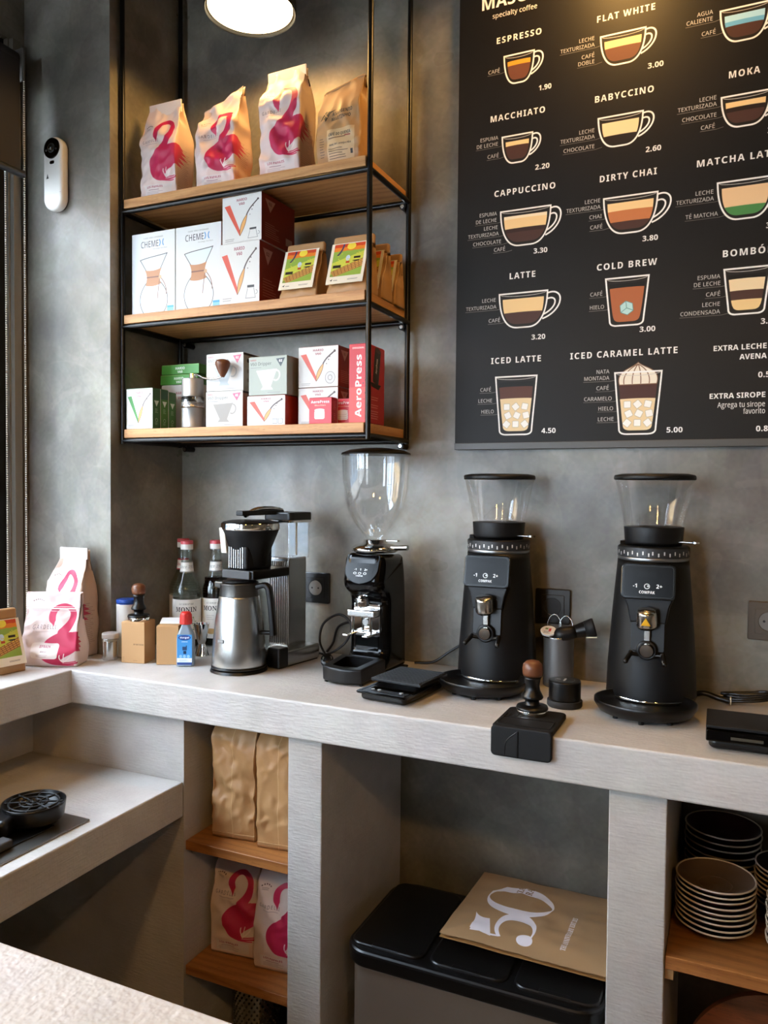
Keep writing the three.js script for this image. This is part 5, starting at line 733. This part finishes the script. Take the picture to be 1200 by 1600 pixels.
// ---------------------------------------------------------------- scales, mat, tools
{
  const sc = thing('drip_scale', 'flat black coffee scale with a ribbed raised plate', 'scale', [0.833, CT, 0.303], -0.12);
  part('scale_base', (() => { const a = rrect(0.108, 0.172, 0.01); return T(flat(a, 0.018, 0.006, 3), 0, 0.002, 0); })(), blackSatin, sc); part('scale_rim', (() => { const a = rrect(0.122, 0.188, 0.008), hl = rrect(0.104, 0.17, 0.006); a.holes.push(hl); return T(flat(a, 0.004, 0.001, 1), 0, 0.016, 0); })(), blackGloss, sc); part('display', T(rb(0.1, 0.002, 0.045, 0.0006), 0, 0.0195, 0.062), plain('#06070a', 0.05), sc);
  for (const x of [-0.034, -0.018, 0.034]) part('key', T(cy(0.004, 0.004, 0.0012, x, 0.0206, 0.066, 16)), plain('#9aa0a4', 0.3), sc);
  part('weighing_plate', T(rb(0.122, 0.007, 0.124, 0.002), 0, 0.0315, -0.03), blackMatte, sc); part('plate_stem', T(rb(0.06, 0.012, 0.06, 0.001), 0, 0.0225, -0.03), blackSatin, sc);
  for (let i = 0; i < 14; i++) part('rib', T(rb(0.112, 0.0022, 0.0036, 0.0008, 1), 0, 0.0355, -0.087 + i * 0.0088), blackSatin, sc);
  const s2 = thing('espresso_scale', 'thick black scale cut off by the picture edge, with a glossy front', 'scale', [1.505, CT, 0.352], 0.02);
  s2.userData.label = 'thick black scale with a glossy front next to the matte grinder cable';
  part('scale_base', T(flat(rrect(0.135, 0.09, 0.012), 0.016, 0.006, 3), 0.004, 0.002, 0), blackSatin, s2); part('scale_body', T(rb(0.148, 0.02, 0.106, 0.003), 0.006, 0.026, 0), blackGloss, s2); part('weighing_plate', T(rb(0.148, 0.006, 0.108, 0.0015).rotateX(0.0), 0.006, 0.0405, -0.004), blackMatte, s2); part('key_bar', T(rb(0.05, 0.005, 0.001, 0.0004, 1), -0.004, 0.025, 0.0534), plain('#5a574e', 0.3, { metalness: 0.6 }), s2); part('key_bar', T(rb(0.02, 0.005, 0.001, 0.0004, 1), 0.045, 0.025, 0.0534), plain('#5a574e', 0.3, { metalness: 0.6 }), s2);
  const mat = thing('tamping_mat', 'black rubber tamping mat hooked over the worktop edge', 'mat', [1.132, 0, 0], 0);
  part('mat_top', T(flat(rrect(0.112, 0.135, 0.012), 0.011, 0.003, 3), 0, CT, 0.3935), rubber, mat); part('mat_lip', T(ext(rrect(0.112, 0.056, 0.009), 0.012, 0.003, 3), 0, 0.9835, C + 0.0006), rubber, mat);
  part('mat_groove', (() => { const a = rrect(0.1, 0.05, 0.006), b = rrect(0.094, 0.044, 0.004); a.holes.push(b); return T(flat(a, 0.003, 0.001, 1), 0, CT + 0.0095, 0.425); })(), blackSatin, mat);
  for (let i = 0; i < 5; i++) part('mat_rib', T(rb(0.003, 0.002, 0.022, 0.0008, 1), -0.048 + i * 0.007, CT + 0.0115, 0.39), rubber, mat);
  part('mat_ridge', [rod([-0.005, 0.958, C + 0.012], [-0.005, 1.005, C + 0.012], 0.0016), tube([[-0.03, 0.958, C + 0.012], [-0.026, 0.985, C + 0.0122], [-0.008, 1.003, C + 0.012]], 0.0012, 20)], blackSatin, mat);
  tamper([1.128, CT + 0.0112, 0.362], 'tamper with wooden knob standing on the rubber mat');
  const pk = thing('puck_leveller', 'short black cylinder tool with engraved top behind the tamper', 'leveller', [1.165, CT, 0.236]);
  part('rubber_base', lathe([[0, 0], [0.034, 0], [0.0355, 0.002], [0.0355, 0.012], [0.034, 0.0135], [0, 0.0135]], 56), plain('#1d1d1e', 0.7), pk); part('barrel', lathe([[0, 0.0137], [0.0315, 0.0137], [0.0322, 0.016], [0.0322, 0.05], [0.031, 0.0525], [0, 0.0528]], 56), blackSatin, pk);
  const pt = ctex(256, 256, (g, w, h) => { g.fillStyle = '#0c0c0d'; g.fillRect(0, 0, w, h); g.strokeStyle = '#9a9a98'; g.lineWidth = 5; g.setLineDash([14, 8]); g.beginPath(); g.arc(w / 2, h / 2, w * 0.36, 0, 7); g.stroke(); g.setLineDash([]); g.fillStyle = '#c9c9c6'; g.fillRect(w * 0.46, h * 0.3, w * 0.08, h * 0.4); g.fillRect(w * 0.18, h * 0.46, w * 0.16, h * 0.06); });
  part('top_disc', T(new THREE.CircleGeometry(0.027, 48).rotateX(-Math.PI / 2), 0, 0.0531, 0), M({ map: pt, roughness: 0.35 }), pk, 'engraved top');
  const cup = thing('tool_cup', 'grey tin cup of small bar tools beside the middle grinder', 'cup', [1.118, CT, 0.075]);
  part('cup_wall', lathe([[0, 0], [0.033, 0], [0.034, 0.002], [0.034, 0.108], [0.035, 0.111], [0.0328, 0.111], [0.0328, 0.004], [0, 0.004]], 56), plain('#6f6d6b', 0.35, { metalness: 0.55 }), cup); part('cup_rim', T(new THREE.TorusGeometry(0.0342, 0.0012, 8, 56).rotateX(Math.PI / 2), 0, 0.111, 0), steel, cup);
  const Y0 = CT + 0.111;
  const wh = (dx, l, h) => solo('wire_whisk_loop', tube([[1.118 + dx - 0.007, CT + 0.02, 0.07], [1.118 + dx - 0.0145, Y0 + 0.01, 0.068], [1.118 + dx - 0.0125, Y0 + h * 0.75, 0.067], [1.118 + dx, Y0 + h, 0.067], [1.118 + dx + 0.0125, Y0 + h * 0.75, 0.068], [1.118 + dx + 0.0145, Y0 + 0.01, 0.07], [1.118 + dx + 0.007, CT + 0.02, 0.072]], 0.0009, 60, 8), steel, l, 'whisk');
  wh(-0.012, 'thin steel wire loop standing in the tool cup, beside the grinder', 0.048); wh(0.0145, 'thin steel wire loop standing in the tool cup, behind the black ball handle', 0.046);
  const fk = thing('printed_disc_tool', 'pale disc-topped tool with red print in the tool cup', 'tool', [1.104, CT + 0.024, 0.088]); const dt = ctex(128, 128, (g, w, h) => { g.fillStyle = '#d9d2c4'; g.fillRect(0, 0, w, h); g.fillStyle = '#b83030'; g.fillRect(w * 0.52, h * 0.25, w * 0.16, h * 0.36); g.fillStyle = '#6d7a3c'; g.fillRect(w * 0.26, h * 0.22, w * 0.2, h * 0.2); lines(g, w * 0.2, h * 0.6, w * 0.5, 4, 10, '#5b5149', 4); });
  part('rod', rod([0, 0, 0], [-0.004, 0.098, 0.002], 0.004), plain('#8f8a78', 0.4), fk); const dd = part('disc', cy(0.0165, 0.0175, 0.005, 0, 0, 0, 36), whiteP, fk); dd.position.set(-0.006, 0.097, 0.003); dd.rotation.set(0.45, 0, -0.05); part('disc_print', T(new THREE.CircleGeometry(0.016, 36).rotateX(-Math.PI / 2), 0, 0.0053, 0), M({ map: dt, roughness: 0.3 }), dd, 'red and green print');
  const bt = thing('ball_handle_brush', 'black ball-ended brush leaning out of the tool cup', 'brush', [1.128, CT + 0.118, 0.092]); bt.rotation.set(0.1, 0.25, -1.32);
  part('ball', lathe([[0, -0.018], [0.0085, -0.0158], [0.0155, -0.009], [0.018, 0], [0.0165, 0.01], [0.0145, 0.02], [0.0142, 0.032], [0, 0.032]], 40), blackMatte, bt); part('bristle_collar', cy(0.0145, 0.018, 0.02, 0, 0.0322, 0, 32), blackSatin, bt); part('bristle', lathe([[0, 0.0524], [0.018, 0.0524], [0.021, 0.07], [0.0195, 0.074], [0, 0.072]], 28), rubber, bt); part('pin', rod([0.016, 0.05, 0.008], [0.019, 0.072, 0.016], 0.0012), plain('#d9d0b0', 0.4), bt);
  solo('red_handle', rod([1.121, CT + 0.006, 0.096], [1.123, Y0 + 0.006, 0.094], 0.006, 16), plain('#a02028', 0.4), 'short red handle in the tool cup', 'tool');
}
// ---------------------------------------------------------------- sockets and cables
function socket(x, y, label, mat) {
  const t = thing('wall_socket', label, 'socket', [x, y, 0.0005], 0, 'wall sockets above the worktop');
  const f = rrect(0.082, 0.082, 0.004); part('frame', ext(f, 0.009, 0.002, 2), mat, t);
  const ins = rrect(0.054, 0.054, 0.003), hole = new THREE.Path(); hole.absarc(0, 0, 0.02, 0, Math.PI * 2); ins.holes.push(hole); part('insert', T(ext(ins, 0.004, 0.0006, 1, 32), 0, 0, 0.0085), mat, t);
  part('well', T(new THREE.CylinderGeometry(0.0195, 0.0195, 0.002, 40).rotateX(Math.PI / 2), 0, 0, 0.0102), plain('#77736e', 0.5), t); for (const s of [-1, 1]) part('pin_hole', T(new THREE.CylinderGeometry(0.0026, 0.0026, 0.0006, 16).rotateX(Math.PI / 2), s * 0.0095, 0, 0.0115), plain('#15110f', 0.6), t);
  return t;
}
socket(0.453, 1.173, 'black socket beside the filter coffee machine', plain('#191a1c', 0.2)); socket(1.089, 1.168, 'dark socket behind the tool cup', outletM).traverse((o) => { if (o.name === 'well') o.material = plain('#141210', 0.5); }); socket(1.545, 1.168, 'bronze grey socket beyond the last grinder', plain('#6b6157', 0.3, { metalness: 0.6 }));
const cable = (label, pts, r = 0.0033, n = 140) => solo('power_cable', tube(pts, r, n, 10), plain('#0a0a0b', 0.35), label, 'cable', [0, 0, 0], 0, 'black power cables');
cable('black cable looped beside the filter coffee machine', [[0.475, 1.006, 0.04], [0.52, 1.01, 0.052], [0.565, 1.045, 0.045], [0.575, 1.09, 0.04], [0.54, 1.112, 0.04], [0.497, 1.085, 0.045], [0.492, 1.04, 0.055], [0.525, 1.014, 0.085], [0.553, 1.012, 0.12], [0.565, 1.014, 0.142]]);
cable('thin black cable arching from the wall to the glossy grinder', [[0.49, 1.005, 0.012], [0.508, 1.03, 0.012], [0.525, 1.075, 0.012], [0.57, 1.088, 0.01], [0.61, 1.06, 0.011], [0.622, 1.02, 0.014], [0.624, 1.005, 0.02]]);
{ const pl = thing('power_plug', 'black two-pin plug lying beside the glossy grinder tray', 'plug', [0.574, CT + 0.016, 0.165], 0.55); pl.rotation.z = 0.1; part('plug_body', (() => { const g = lathe([[0, -0.02], [0.007, -0.02], [0.009, -0.012], [0.0155, 0.0], [0.0155, 0.014], [0, 0.014]], 32); return g.rotateX(0.9); })(), blackSatin, pl); for (const s of [-1, 1]) part('pin', rod([s * 0.009, 0.006, 0.012], [s * 0.009, 0.018, 0.028], 0.0022), steel, pl); }
cable('black cable running from the glossy grinder to the middle grinder', [[0.752, 1.006, 0.035], [0.80, 1.012, 0.03], [0.84, 1.04, 0.022], [0.875, 1.062, 0.014], [0.91, 1.07, 0.008]]);
for (const [k, l] of [[0, 'black cable coil behind the middle grinder, outermost loop'], [1, 'black cable coil behind the middle grinder, inner loop'], [2, 'black cable coil behind the middle grinder, lowest loop']]) { const z = 0.016 + k * 0.0075; cable(l, [[0.93, 1.075 - k * 0.014, 0.006 + k * 0.001], [0.9, 1.076 - k * 0.014, z], [0.868 + k * 0.009, 1.05 - k * 0.01, z], [0.866 + k * 0.012, 1.022, z], [0.885, 1.0055, z], [0.915, 1.0045, z]], 0.0033); }
cable('black cable coil tied beside the last grinder', (() => { const p = []; for (let i = 0; i <= 44; i++) { const a = i / 44 * Math.PI * 2 * 3.5; p.push([1.505 + 0.042 * Math.cos(a), 1.008 + 0.0022 * Math.floor(i / 6) + 0.006 * (1 + Math.cos(a)), 0.078 + 0.014 * Math.sin(a)]); } p.push([1.56, 1.035, 0.06], [1.62, 1.07, 0.04]); return p; })(), 0.0032, 360);
cable('short black lead with plug body at the last grinder foot', [[1.40, 1.012, 0.075], [1.425, 1.018, 0.078], [1.45, 1.012, 0.08], [1.472, 1.009, 0.085]], 0.006, 40);
solo('cable_tie', T(new THREE.TorusGeometry(0.009, 0.0016, 8, 24).rotateY(1.57), 1.475, CT + 0.011, 0.085), plain('#cfc6b2', 0.5), 'pale twist tie round the cable coil', 'tie');
// ---------------------------------------------------------------- bin, paper bag, plates
{
  const t = thing('recycling_bin', 'wide steel bin with a black three-part lid under the worktop', 'bin', [1.0145, 0, 0.272]);
  part('bin_body', T(flat(rrect(0.51, 0.285, 0.05), 0.458, 0.004, 2, 20), 0, 0.001, 0), plain('#b5a697', 0.38, { metalness: 0.85, anisotropy: 0.5 }), t, 'brushed steel body');
  part('lid_frame', T(flat(rrect(0.53, 0.305, 0.055), 0.036, 0.008, 3, 20), 0, 0.4595, 0), blackSatin, t);
  for (const x of [-0.173, 0, 0.173]) { const f = part('lid_flap', T(flat(rrect(0.162, 0.27, 0.026), 0.012, 0.005, 3, 14), x, 0.4895, 0), blackSatin, t); part('finger_lip', T(rb(0.06, 0.004, 0.012, 0.0018), x, 0.5, 0.128), blackSatin, f); }
  const pb = ctex(1024, 768, (g, w, h) => {
    g.fillStyle = '#a68560'; g.fillRect(0, 0, w, h); for (let i = 0; i < 2600; i++) { g.globalAlpha = 0.1; g.fillStyle = rnd() < 0.5 ? '#c39c69' : '#876437'; g.fillRect(rr(0, w), rr(0, h), rr(2, 12), rr(0.6, 1.6)); } g.globalAlpha = 1;
    g.save(); g.translate(w * 0.43, h * 0.95); g.rotate(-Math.PI / 2); g.scale(1.3, 1.25); const c = '#e9e3ea'; g.fillStyle = c; g.strokeStyle = c; g.lineCap = 'butt';
    // a tall high-contrast 5 and 0 drawn with thick and thin strokes
    const H = 250; g.beginPath(); g.moveTo(30, -H * 0.62); g.lineTo(150, -H * 0.78); g.quadraticCurveTo(140, -H * 0.98, 175, -H * 1.05); g.quadraticCurveTo(120, -H * 0.98, 50, -H * 1.0); g.closePath(); g.fill(); g.beginPath(); g.moveTo(36, -H * 0.98); g.lineTo(52, -H * 0.98); g.lineTo(44, -H * 0.5); g.lineTo(34, -H * 0.5); g.closePath(); g.fill();
    g.beginPath(); g.moveTo(34, -H * 0.5); g.bezierCurveTo(80, -H * 0.72, 235, -H * 0.7, 232, -H * 0.3); g.bezierCurveTo(230, -H * 0.02, 120, 30, 30, -10); g.bezierCurveTo(120, 12, 180, -H * 0.06, 178, -H * 0.3); g.bezierCurveTo(176, -H * 0.6, 90, -H * 0.62, 40, -H * 0.46); g.closePath(); g.fill(); g.beginPath(); g.arc(52, -22, 32, 0, 7); g.fill();
    { const z = new Path2D(); z.ellipse(335, -H * 0.46, 125, H * 0.58, 0, 0, Math.PI * 2); z.closePath(); const z2 = new Path2D(); z2.ellipse(335, -H * 0.46, 70, H * 0.555, 0.05, 0, Math.PI * 2); g.fill(z); g.fillStyle = '#a68560'; g.fill(z2); } g.fillStyle = '#8a6539'; g.font = 'bold 40px serif'; g.fillText('ZA', 408, -H * 0.5); g.fillText('RA', 408, -H * 0.34); g.restore();
    g.save(); g.translate(w * 0.6, h * 0.86); g.rotate(-Math.PI / 2); txt(g, 'THE ANNIVERSARY EDIT 2025', 0, 0, 34, '#e9e3ea', { face: 'serif', align: 'left', w: 330 }); g.restore();
  });
  // flat paper bag, slightly rumpled, lying on the lid
  const NX = 44, NZ = 32, mk = (y0, amp, sd, skew) => { const g = new THREE.PlaneGeometry(0.42, 0.3, NX, NZ).rotateX(-Math.PI / 2), p = g.attributes.position; for (let i = 0; i < p.count; i++) { const x = p.getX(i), z = p.getZ(i), e = Math.min(1, Math.min(0.21 - Math.abs(x), 0.15 - Math.abs(z)) / 0.05); p.setY(i, y0 + amp * (0.35 + 0.65 * e) * (0.7 + 0.6 * (vn(x * 14, z * 14, sd) - 0.5) + 0.35 * (1 - Math.abs(2 * vn(x * 26, z * 26, sd + 1) - 1) - 0.5)) + skew * z); } g.computeVertexNormals(); return g; };
  const bag = thing('paper_bag', 'flat brown paper bag with a big white number, lying on the bin', 'paper bag', [1.145, 0.5045, 0.185], -0.02);
  const bm = M({ map: pb, roughness: 0.55, side: THREE.DoubleSide }); bag.userData.group = undefined;
  part('upper_sheet', mk(0.008, 0.014, 71, 0.02), bm, bag, 'printed upper side'); part('lower_sheet', mk(0.003, 0.006, 75, 0.01), M({ color: '#9c7444', roughness: 0.6, side: THREE.DoubleSide }), bag);
  part('gusset_fold', (() => { const g = mk(0.0045, 0.009, 78, 0.014); g.scale(0.97, 1, 0.97); return g; })(), M({ color: '#a57d4c', roughness: 0.6, side: THREE.DoubleSide }), bag);
}
{
  const sh = thing('plate_shelf', 'brown wooden shelf holding the stacks of plates', 'shelf'); part('board', boxUV(T(rb(2.2 - 1.3803 - 0.002, 0.0235, 0.415, 0.0015), (2.2 + 1.3803) / 2, 0.636 - 0.01175, 0.213), 1, 0.3, 0.7), teak, sh);
  part('cleat', bb(1.3808, 1.395, 0.592, 0.612, 0.02, 0.415, 0.001), plain('#a8875c', 0.6), sh);
  const cream = plain('#cdbfae', 0.35), mats = { brown: plain('#5d4b3c', 0.32), black: plain('#0c0b0c', 0.25), red: plain('#3f1110', 0.28), maroon: plain('#2a0a0b', 0.3) };
  const geo = {}; function plate(name, cat, R, H, p, col, label, group, rim = cream) {
    const k = R + ',' + H; geo[k] ??= [lathe([[0, 0.003], [R * 0.48, 0.003], [R * 0.52, 0], [R * 0.56, 0.001], [R * 0.8, H * 0.45], [R * 0.985, H * 0.95], [R * 0.975, H], [R * 0.95, H], [R * 0.78, H * 0.58], [R * 0.52, 0.0055], [0, 0.005]], 64), T(new THREE.TorusGeometry(R * 0.975, 0.0017, 8, 72).rotateX(Math.PI / 2), 0, H, 0), T(new THREE.TorusGeometry(R * 0.42, 0.0009, 6, 48).rotateX(Math.PI / 2), 0, 0.0056, 0)];
    const t = thing(name, label, cat, p, 0, group); part('plate_body', geo[k][0], mats[col], t); part('rim', geo[k][1], rim, t, 'pale glazed rim'); part('foot_ring', geo[k][2], mats[col], t);
  }
  const ord = ['topmost', 'second', 'third', 'fourth', 'fifth', 'sixth', 'seventh', 'eighth', 'ninth', 'tenth', 'eleventh', 'twelfth'], nm = { brown: 'taupe', black: 'black', red: 'dark red', maroon: 'maroon' };
  const stack = (n, name, cat, R, H, pitch, x, z, cols, where, group) => { for (let i = 0; i < n; i++) { const c = cols[i % cols.length]; plate(name, cat, R, H, [x + 0.0012 * Math.sin(i * 2.1), 0.6362 + (n - 1 - i) * pitch, z + 0.0012 * Math.cos(i * 1.7)], c, `${nm[c]} ${cat} with pale rim, ${ord[i]}${i ? ' down' : ''} in ${where}`, group); } };
  stack(9, 'saucer', 'saucer', 0.069, 0.021, 0.0098, 1.457, 0.292, ['brown', 'black', 'red', 'red', 'brown', 'black', 'brown', 'black', 'black'], 'the front stack', 'saucers in the front stack');
  stack(7, 'bowl', 'bowl', 0.074, 0.034, 0.0135, 1.466, 0.089, ['maroon', 'black', 'maroon', 'maroon', 'black', 'black', 'maroon'], 'the tall rear stack', 'bowls in the rear stack');
  stack(8, 'small_bowl', 'bowl', 0.064, 0.022, 0.0095, 1.588, 0.165, ['black', 'brown', 'black', 'red', 'black', 'red', 'black', 'black'], 'the stack behind the small saucers', 'small bowls by the picture edge');
  stack(10, 'small_saucer', 'saucer', 0.058, 0.018, 0.0088, 1.598, 0.318, ['black', 'black', 'brown', 'black', 'black', 'red', 'black', 'black', 'black', 'black'], 'the stack at the shelf edge', 'small saucers at the shelf edge');
  const rbd = solo('round_wooden_board', T(new THREE.CylinderGeometry(0.17, 0.17, 0.018, 72).rotateX(Math.PI / 2), 0, 0, 0), M({ map: rep(walnutT, 2, 2), color: new THREE.Color(1.6, 1.5, 1.4), roughness: 0.4 }), 'round dark wooden serving board leaning under the plate shelf', 'board', [1.575, 0.365, 0.30]); rbd.geometry = boxUV(rbd.geometry.clone(), 1); rbd.rotation.x = -0.12;
  const low = solo('bottom_shelf', bb(1.3808, 2.199, 0.17, 0.192, 0.005, 0.415, 0.001), teak, 'low wooden shelf under the round board', 'shelf'); low;
}
{ // perforated steel basket low in the niche
  const t = thing('perforated_basket', 'perforated steel basket low in the niche under the pink bags', 'basket', [0.43, 0.0002, 0.25]);
  part('basket_wall', lathe([[0, 0.002], [0.05, 0.002], [0.052, 0], [0.055, 0.24], [0.056, 0.242], [0.054, 0.242], [0.0505, 0.005], [0, 0.005]], 40), steel, t); part('rim', T(new THREE.TorusGeometry(0.0555, 0.0022, 8, 48).rotateX(Math.PI / 2), 0, 0.242, 0), chrome, t);
  const hg = new THREE.SphereGeometry(0.0028, 8, 6), inst = new THREE.InstancedMesh(hg, plain('#2a2622', 0.4), 26 * 24), m = new THREE.Matrix4(); let k = 0; for (let j = 0; j < 24; j++) for (let i = 0; i < 26; i++) { const a = (i + (j % 2) / 2) / 26 * Math.PI * 2, r = 0.0522 + 0.003 * (j / 24); m.makeTranslation(r * Math.cos(a), 0.01 + j * 0.0095, r * Math.sin(a)); inst.setMatrixAt(k++, m); } inst.name = 'perforation'; inst.userData.kind = 'stuff'; t.add(inst);
}
// ---------------------------------------------------------------- pier and window fittings
{
  const t = thing('security_sensor', 'white rounded security camera sensor fixed to the pier', 'sensor', [-0.172, 2.258, 0.2866]);
  part('housing', ext(rrect(0.066, 0.19, 0.032), 0.026, 0.008, 4, 24), whiteP, t); part('lens_disc', T(new THREE.CylinderGeometry(0.026, 0.027, 0.004, 48).rotateX(Math.PI / 2), 0, 0.064, 0.0268), blackGloss, t, 'glossy black lens disc');
  const lens = part('lens', T(new THREE.SphereGeometry(0.0095, 24, 16), 0, 0.064, 0.0265), plain('#15181c', 0.05, { clearcoat: 1 }), t); part('lens_ring', T(new THREE.TorusGeometry(0.0105, 0.0016, 8, 32), 0, 0.064, 0.0292), plain('#2f3338', 0.3), t);
  for (const s of [-1, 1]) part('infrared_eye', T(new THREE.CylinderGeometry(0.003, 0.003, 0.001, 16).rotateX(Math.PI / 2), s * 0.017, 0.06, 0.0291), plain('#3a3f46', 0.2), t);
  part('motion_window', T(ext(rrect(0.016, 0.0085, 0.004), 0.0015, 0.0004, 1), 0, 0.028, 0.0255), plain('#141313', 0.2), t); part('emblem', T(ext(poly([[-0.004, -0.007], [0.0, 0.006], [0.002, -0.001], [0.004, -0.006]]), 0.0006, 0.0001, 1), -0.016, -0.006, 0.0258), plain('#3b3a38', 0.5), t); part('seam', T(rb(0.06, 0.0008, 0.001, 0.0003, 1), 0, -0.052, 0.0255), plain('#b9b5ae', 0.5), t);
}
for (const [z0, z1, lab] of [[0.352, 1.6, 'dark roller blind half lowered beside the pier'], [1.66, 2.84, 'dark roller blind over the middle window pane'], [2.9, 4.1, 'dark roller blind over the far window pane']]) {
  const t = thing('roller_blind', lab, 'blind', [0, 0, 0], 0, 'roller blinds of the side window'), x = -0.238, y0 = 2.252, y1 = 2.545;
  part('fabric', bb(x - 0.001, x + 0.001, y0, y1, z0 + 0.004, z1), plain('#2a2a2c', 0.8), t, 'dark grey fabric'); part('roller_tube', rod([x - 0.02, y1, z0 + 0.004], [x - 0.02, y1, z1], 0.022, 24), plain('#2a2a2c', 0.8), t); part('bottom_bar', rod([x, y0, z0 - 0.006], [x, y0, z1], 0.0095, 16), plain('#3b3c3e', 0.35, { metalness: 0.5 }), t);
  part('bracket', T(rb(0.06, 0.085, 0.006, 0.003), x - 0.022, y1 - 0.012, z0 - 0.004), plain('#55524d', 0.4), t);
  if (z0 < 1) part('bracket_arm', bb(-0.2995, x - 0.02, y1 - 0.01, y1 + 0.01, z0 - 0.007, z0 - 0.001), plain('#55524d', 0.4), t);
  if (z0 < 1) for (const [cx, cz] of [[x + 0.004, z0 - 0.006], [x - 0.028, z0 + 0.026]]) { const g = new THREE.SphereGeometry(0.0021, 8, 6), n = 260, ins = new THREE.InstancedMesh(g, plain('#cfcbc0', 0.4), n), m = new THREE.Matrix4(); for (let i = 0; i < n; i++) { m.makeTranslation(cx, y1 - 0.02 - i * 0.0058, cz); ins.setMatrixAt(i, m); } ins.name = 'bead_chain'; ins.userData.kind = 'stuff'; t.add(ins); }
}
{ // pitcher rinser with drip tray on the lower ledge
  const t = thing('pitcher_rinser', 'black pitcher rinser with round spoked grille on a steel plate', 'rinser', [0.2, YS + 0.0003, 0.80], 0);
  part('steel_plate', bb(-0.09, 0.104, 0, 0.004, -0.136, 0.3, 0.001), plain('#8d8a84', 0.3, { metalness: 0.9 }), t); part('drain_well', bb(-0.07, 0.07, 0.0042, 0.007, -0.08, 0.28, 0.001), blackSatin, t);
  part('bowl', lathe([[0, 0.012], [0.048, 0.012], [0.056, 0.02], [0.0595, 0.045], [0.0595, 0.05], [0.056, 0.05], [0.052, 0.03], [0, 0.024]], 64).translate(0.022, 0, -0.072), blackSatin, t);
  part('bowl_neck', T(rb(0.07, 0.034, 0.07, 0.012).rotateY(0.3), 0.0, 0.026, -0.008), blackSatin, t); part('hinge', T(cy(0.018, 0.018, 0.05, 0, 0, 0, 28).rotateZ(Math.PI / 2), 0.03, 0.03, 0.03), blackSatin, t);
  const gr = (r, i) => part('grille_ring', T(new THREE.TorusGeometry(r, 0.0022, 8, 56).rotateX(Math.PI / 2), 0.022, 0.0475, -0.072), blackMatte, t); gr(0.046); gr(0.026); gr(0.013);
  for (let i = 0; i < 8; i++) { const a = i * Math.PI / 4 + 0.2; part('grille_spoke', rod([0.022 + 0.01 * Math.cos(a), 0.0475, -0.072 + 0.01 * Math.sin(a)], [0.022 + 0.055 * Math.cos(a), 0.0475, -0.072 + 0.055 * Math.sin(a)], 0.002, 8), blackMatte, t); }
  part('nozzle', [cy(0.009, 0.008, 0.014, 0.022, 0.036, -0.072, 20)], blackSatin, t); part('nozzle_tip', cy(0.003, 0.002, 0.005, 0.022, 0.05, -0.072, 12), chrome, t);
  part('rear_post', T(rb(0.03, 0.075, 0.03, 0.004), -0.05, 0.042, -0.02), blackSatin, t); part('handle_bar', T(rb(0.028, 0.016, 0.13, 0.004), 0.06, 0.014, 0.085), greyPlastic, t);
}
scene.traverse((o) => { if (o.isMesh) o.castShadow = o.receiveShadow = true; });
renderer.render(scene, camera);
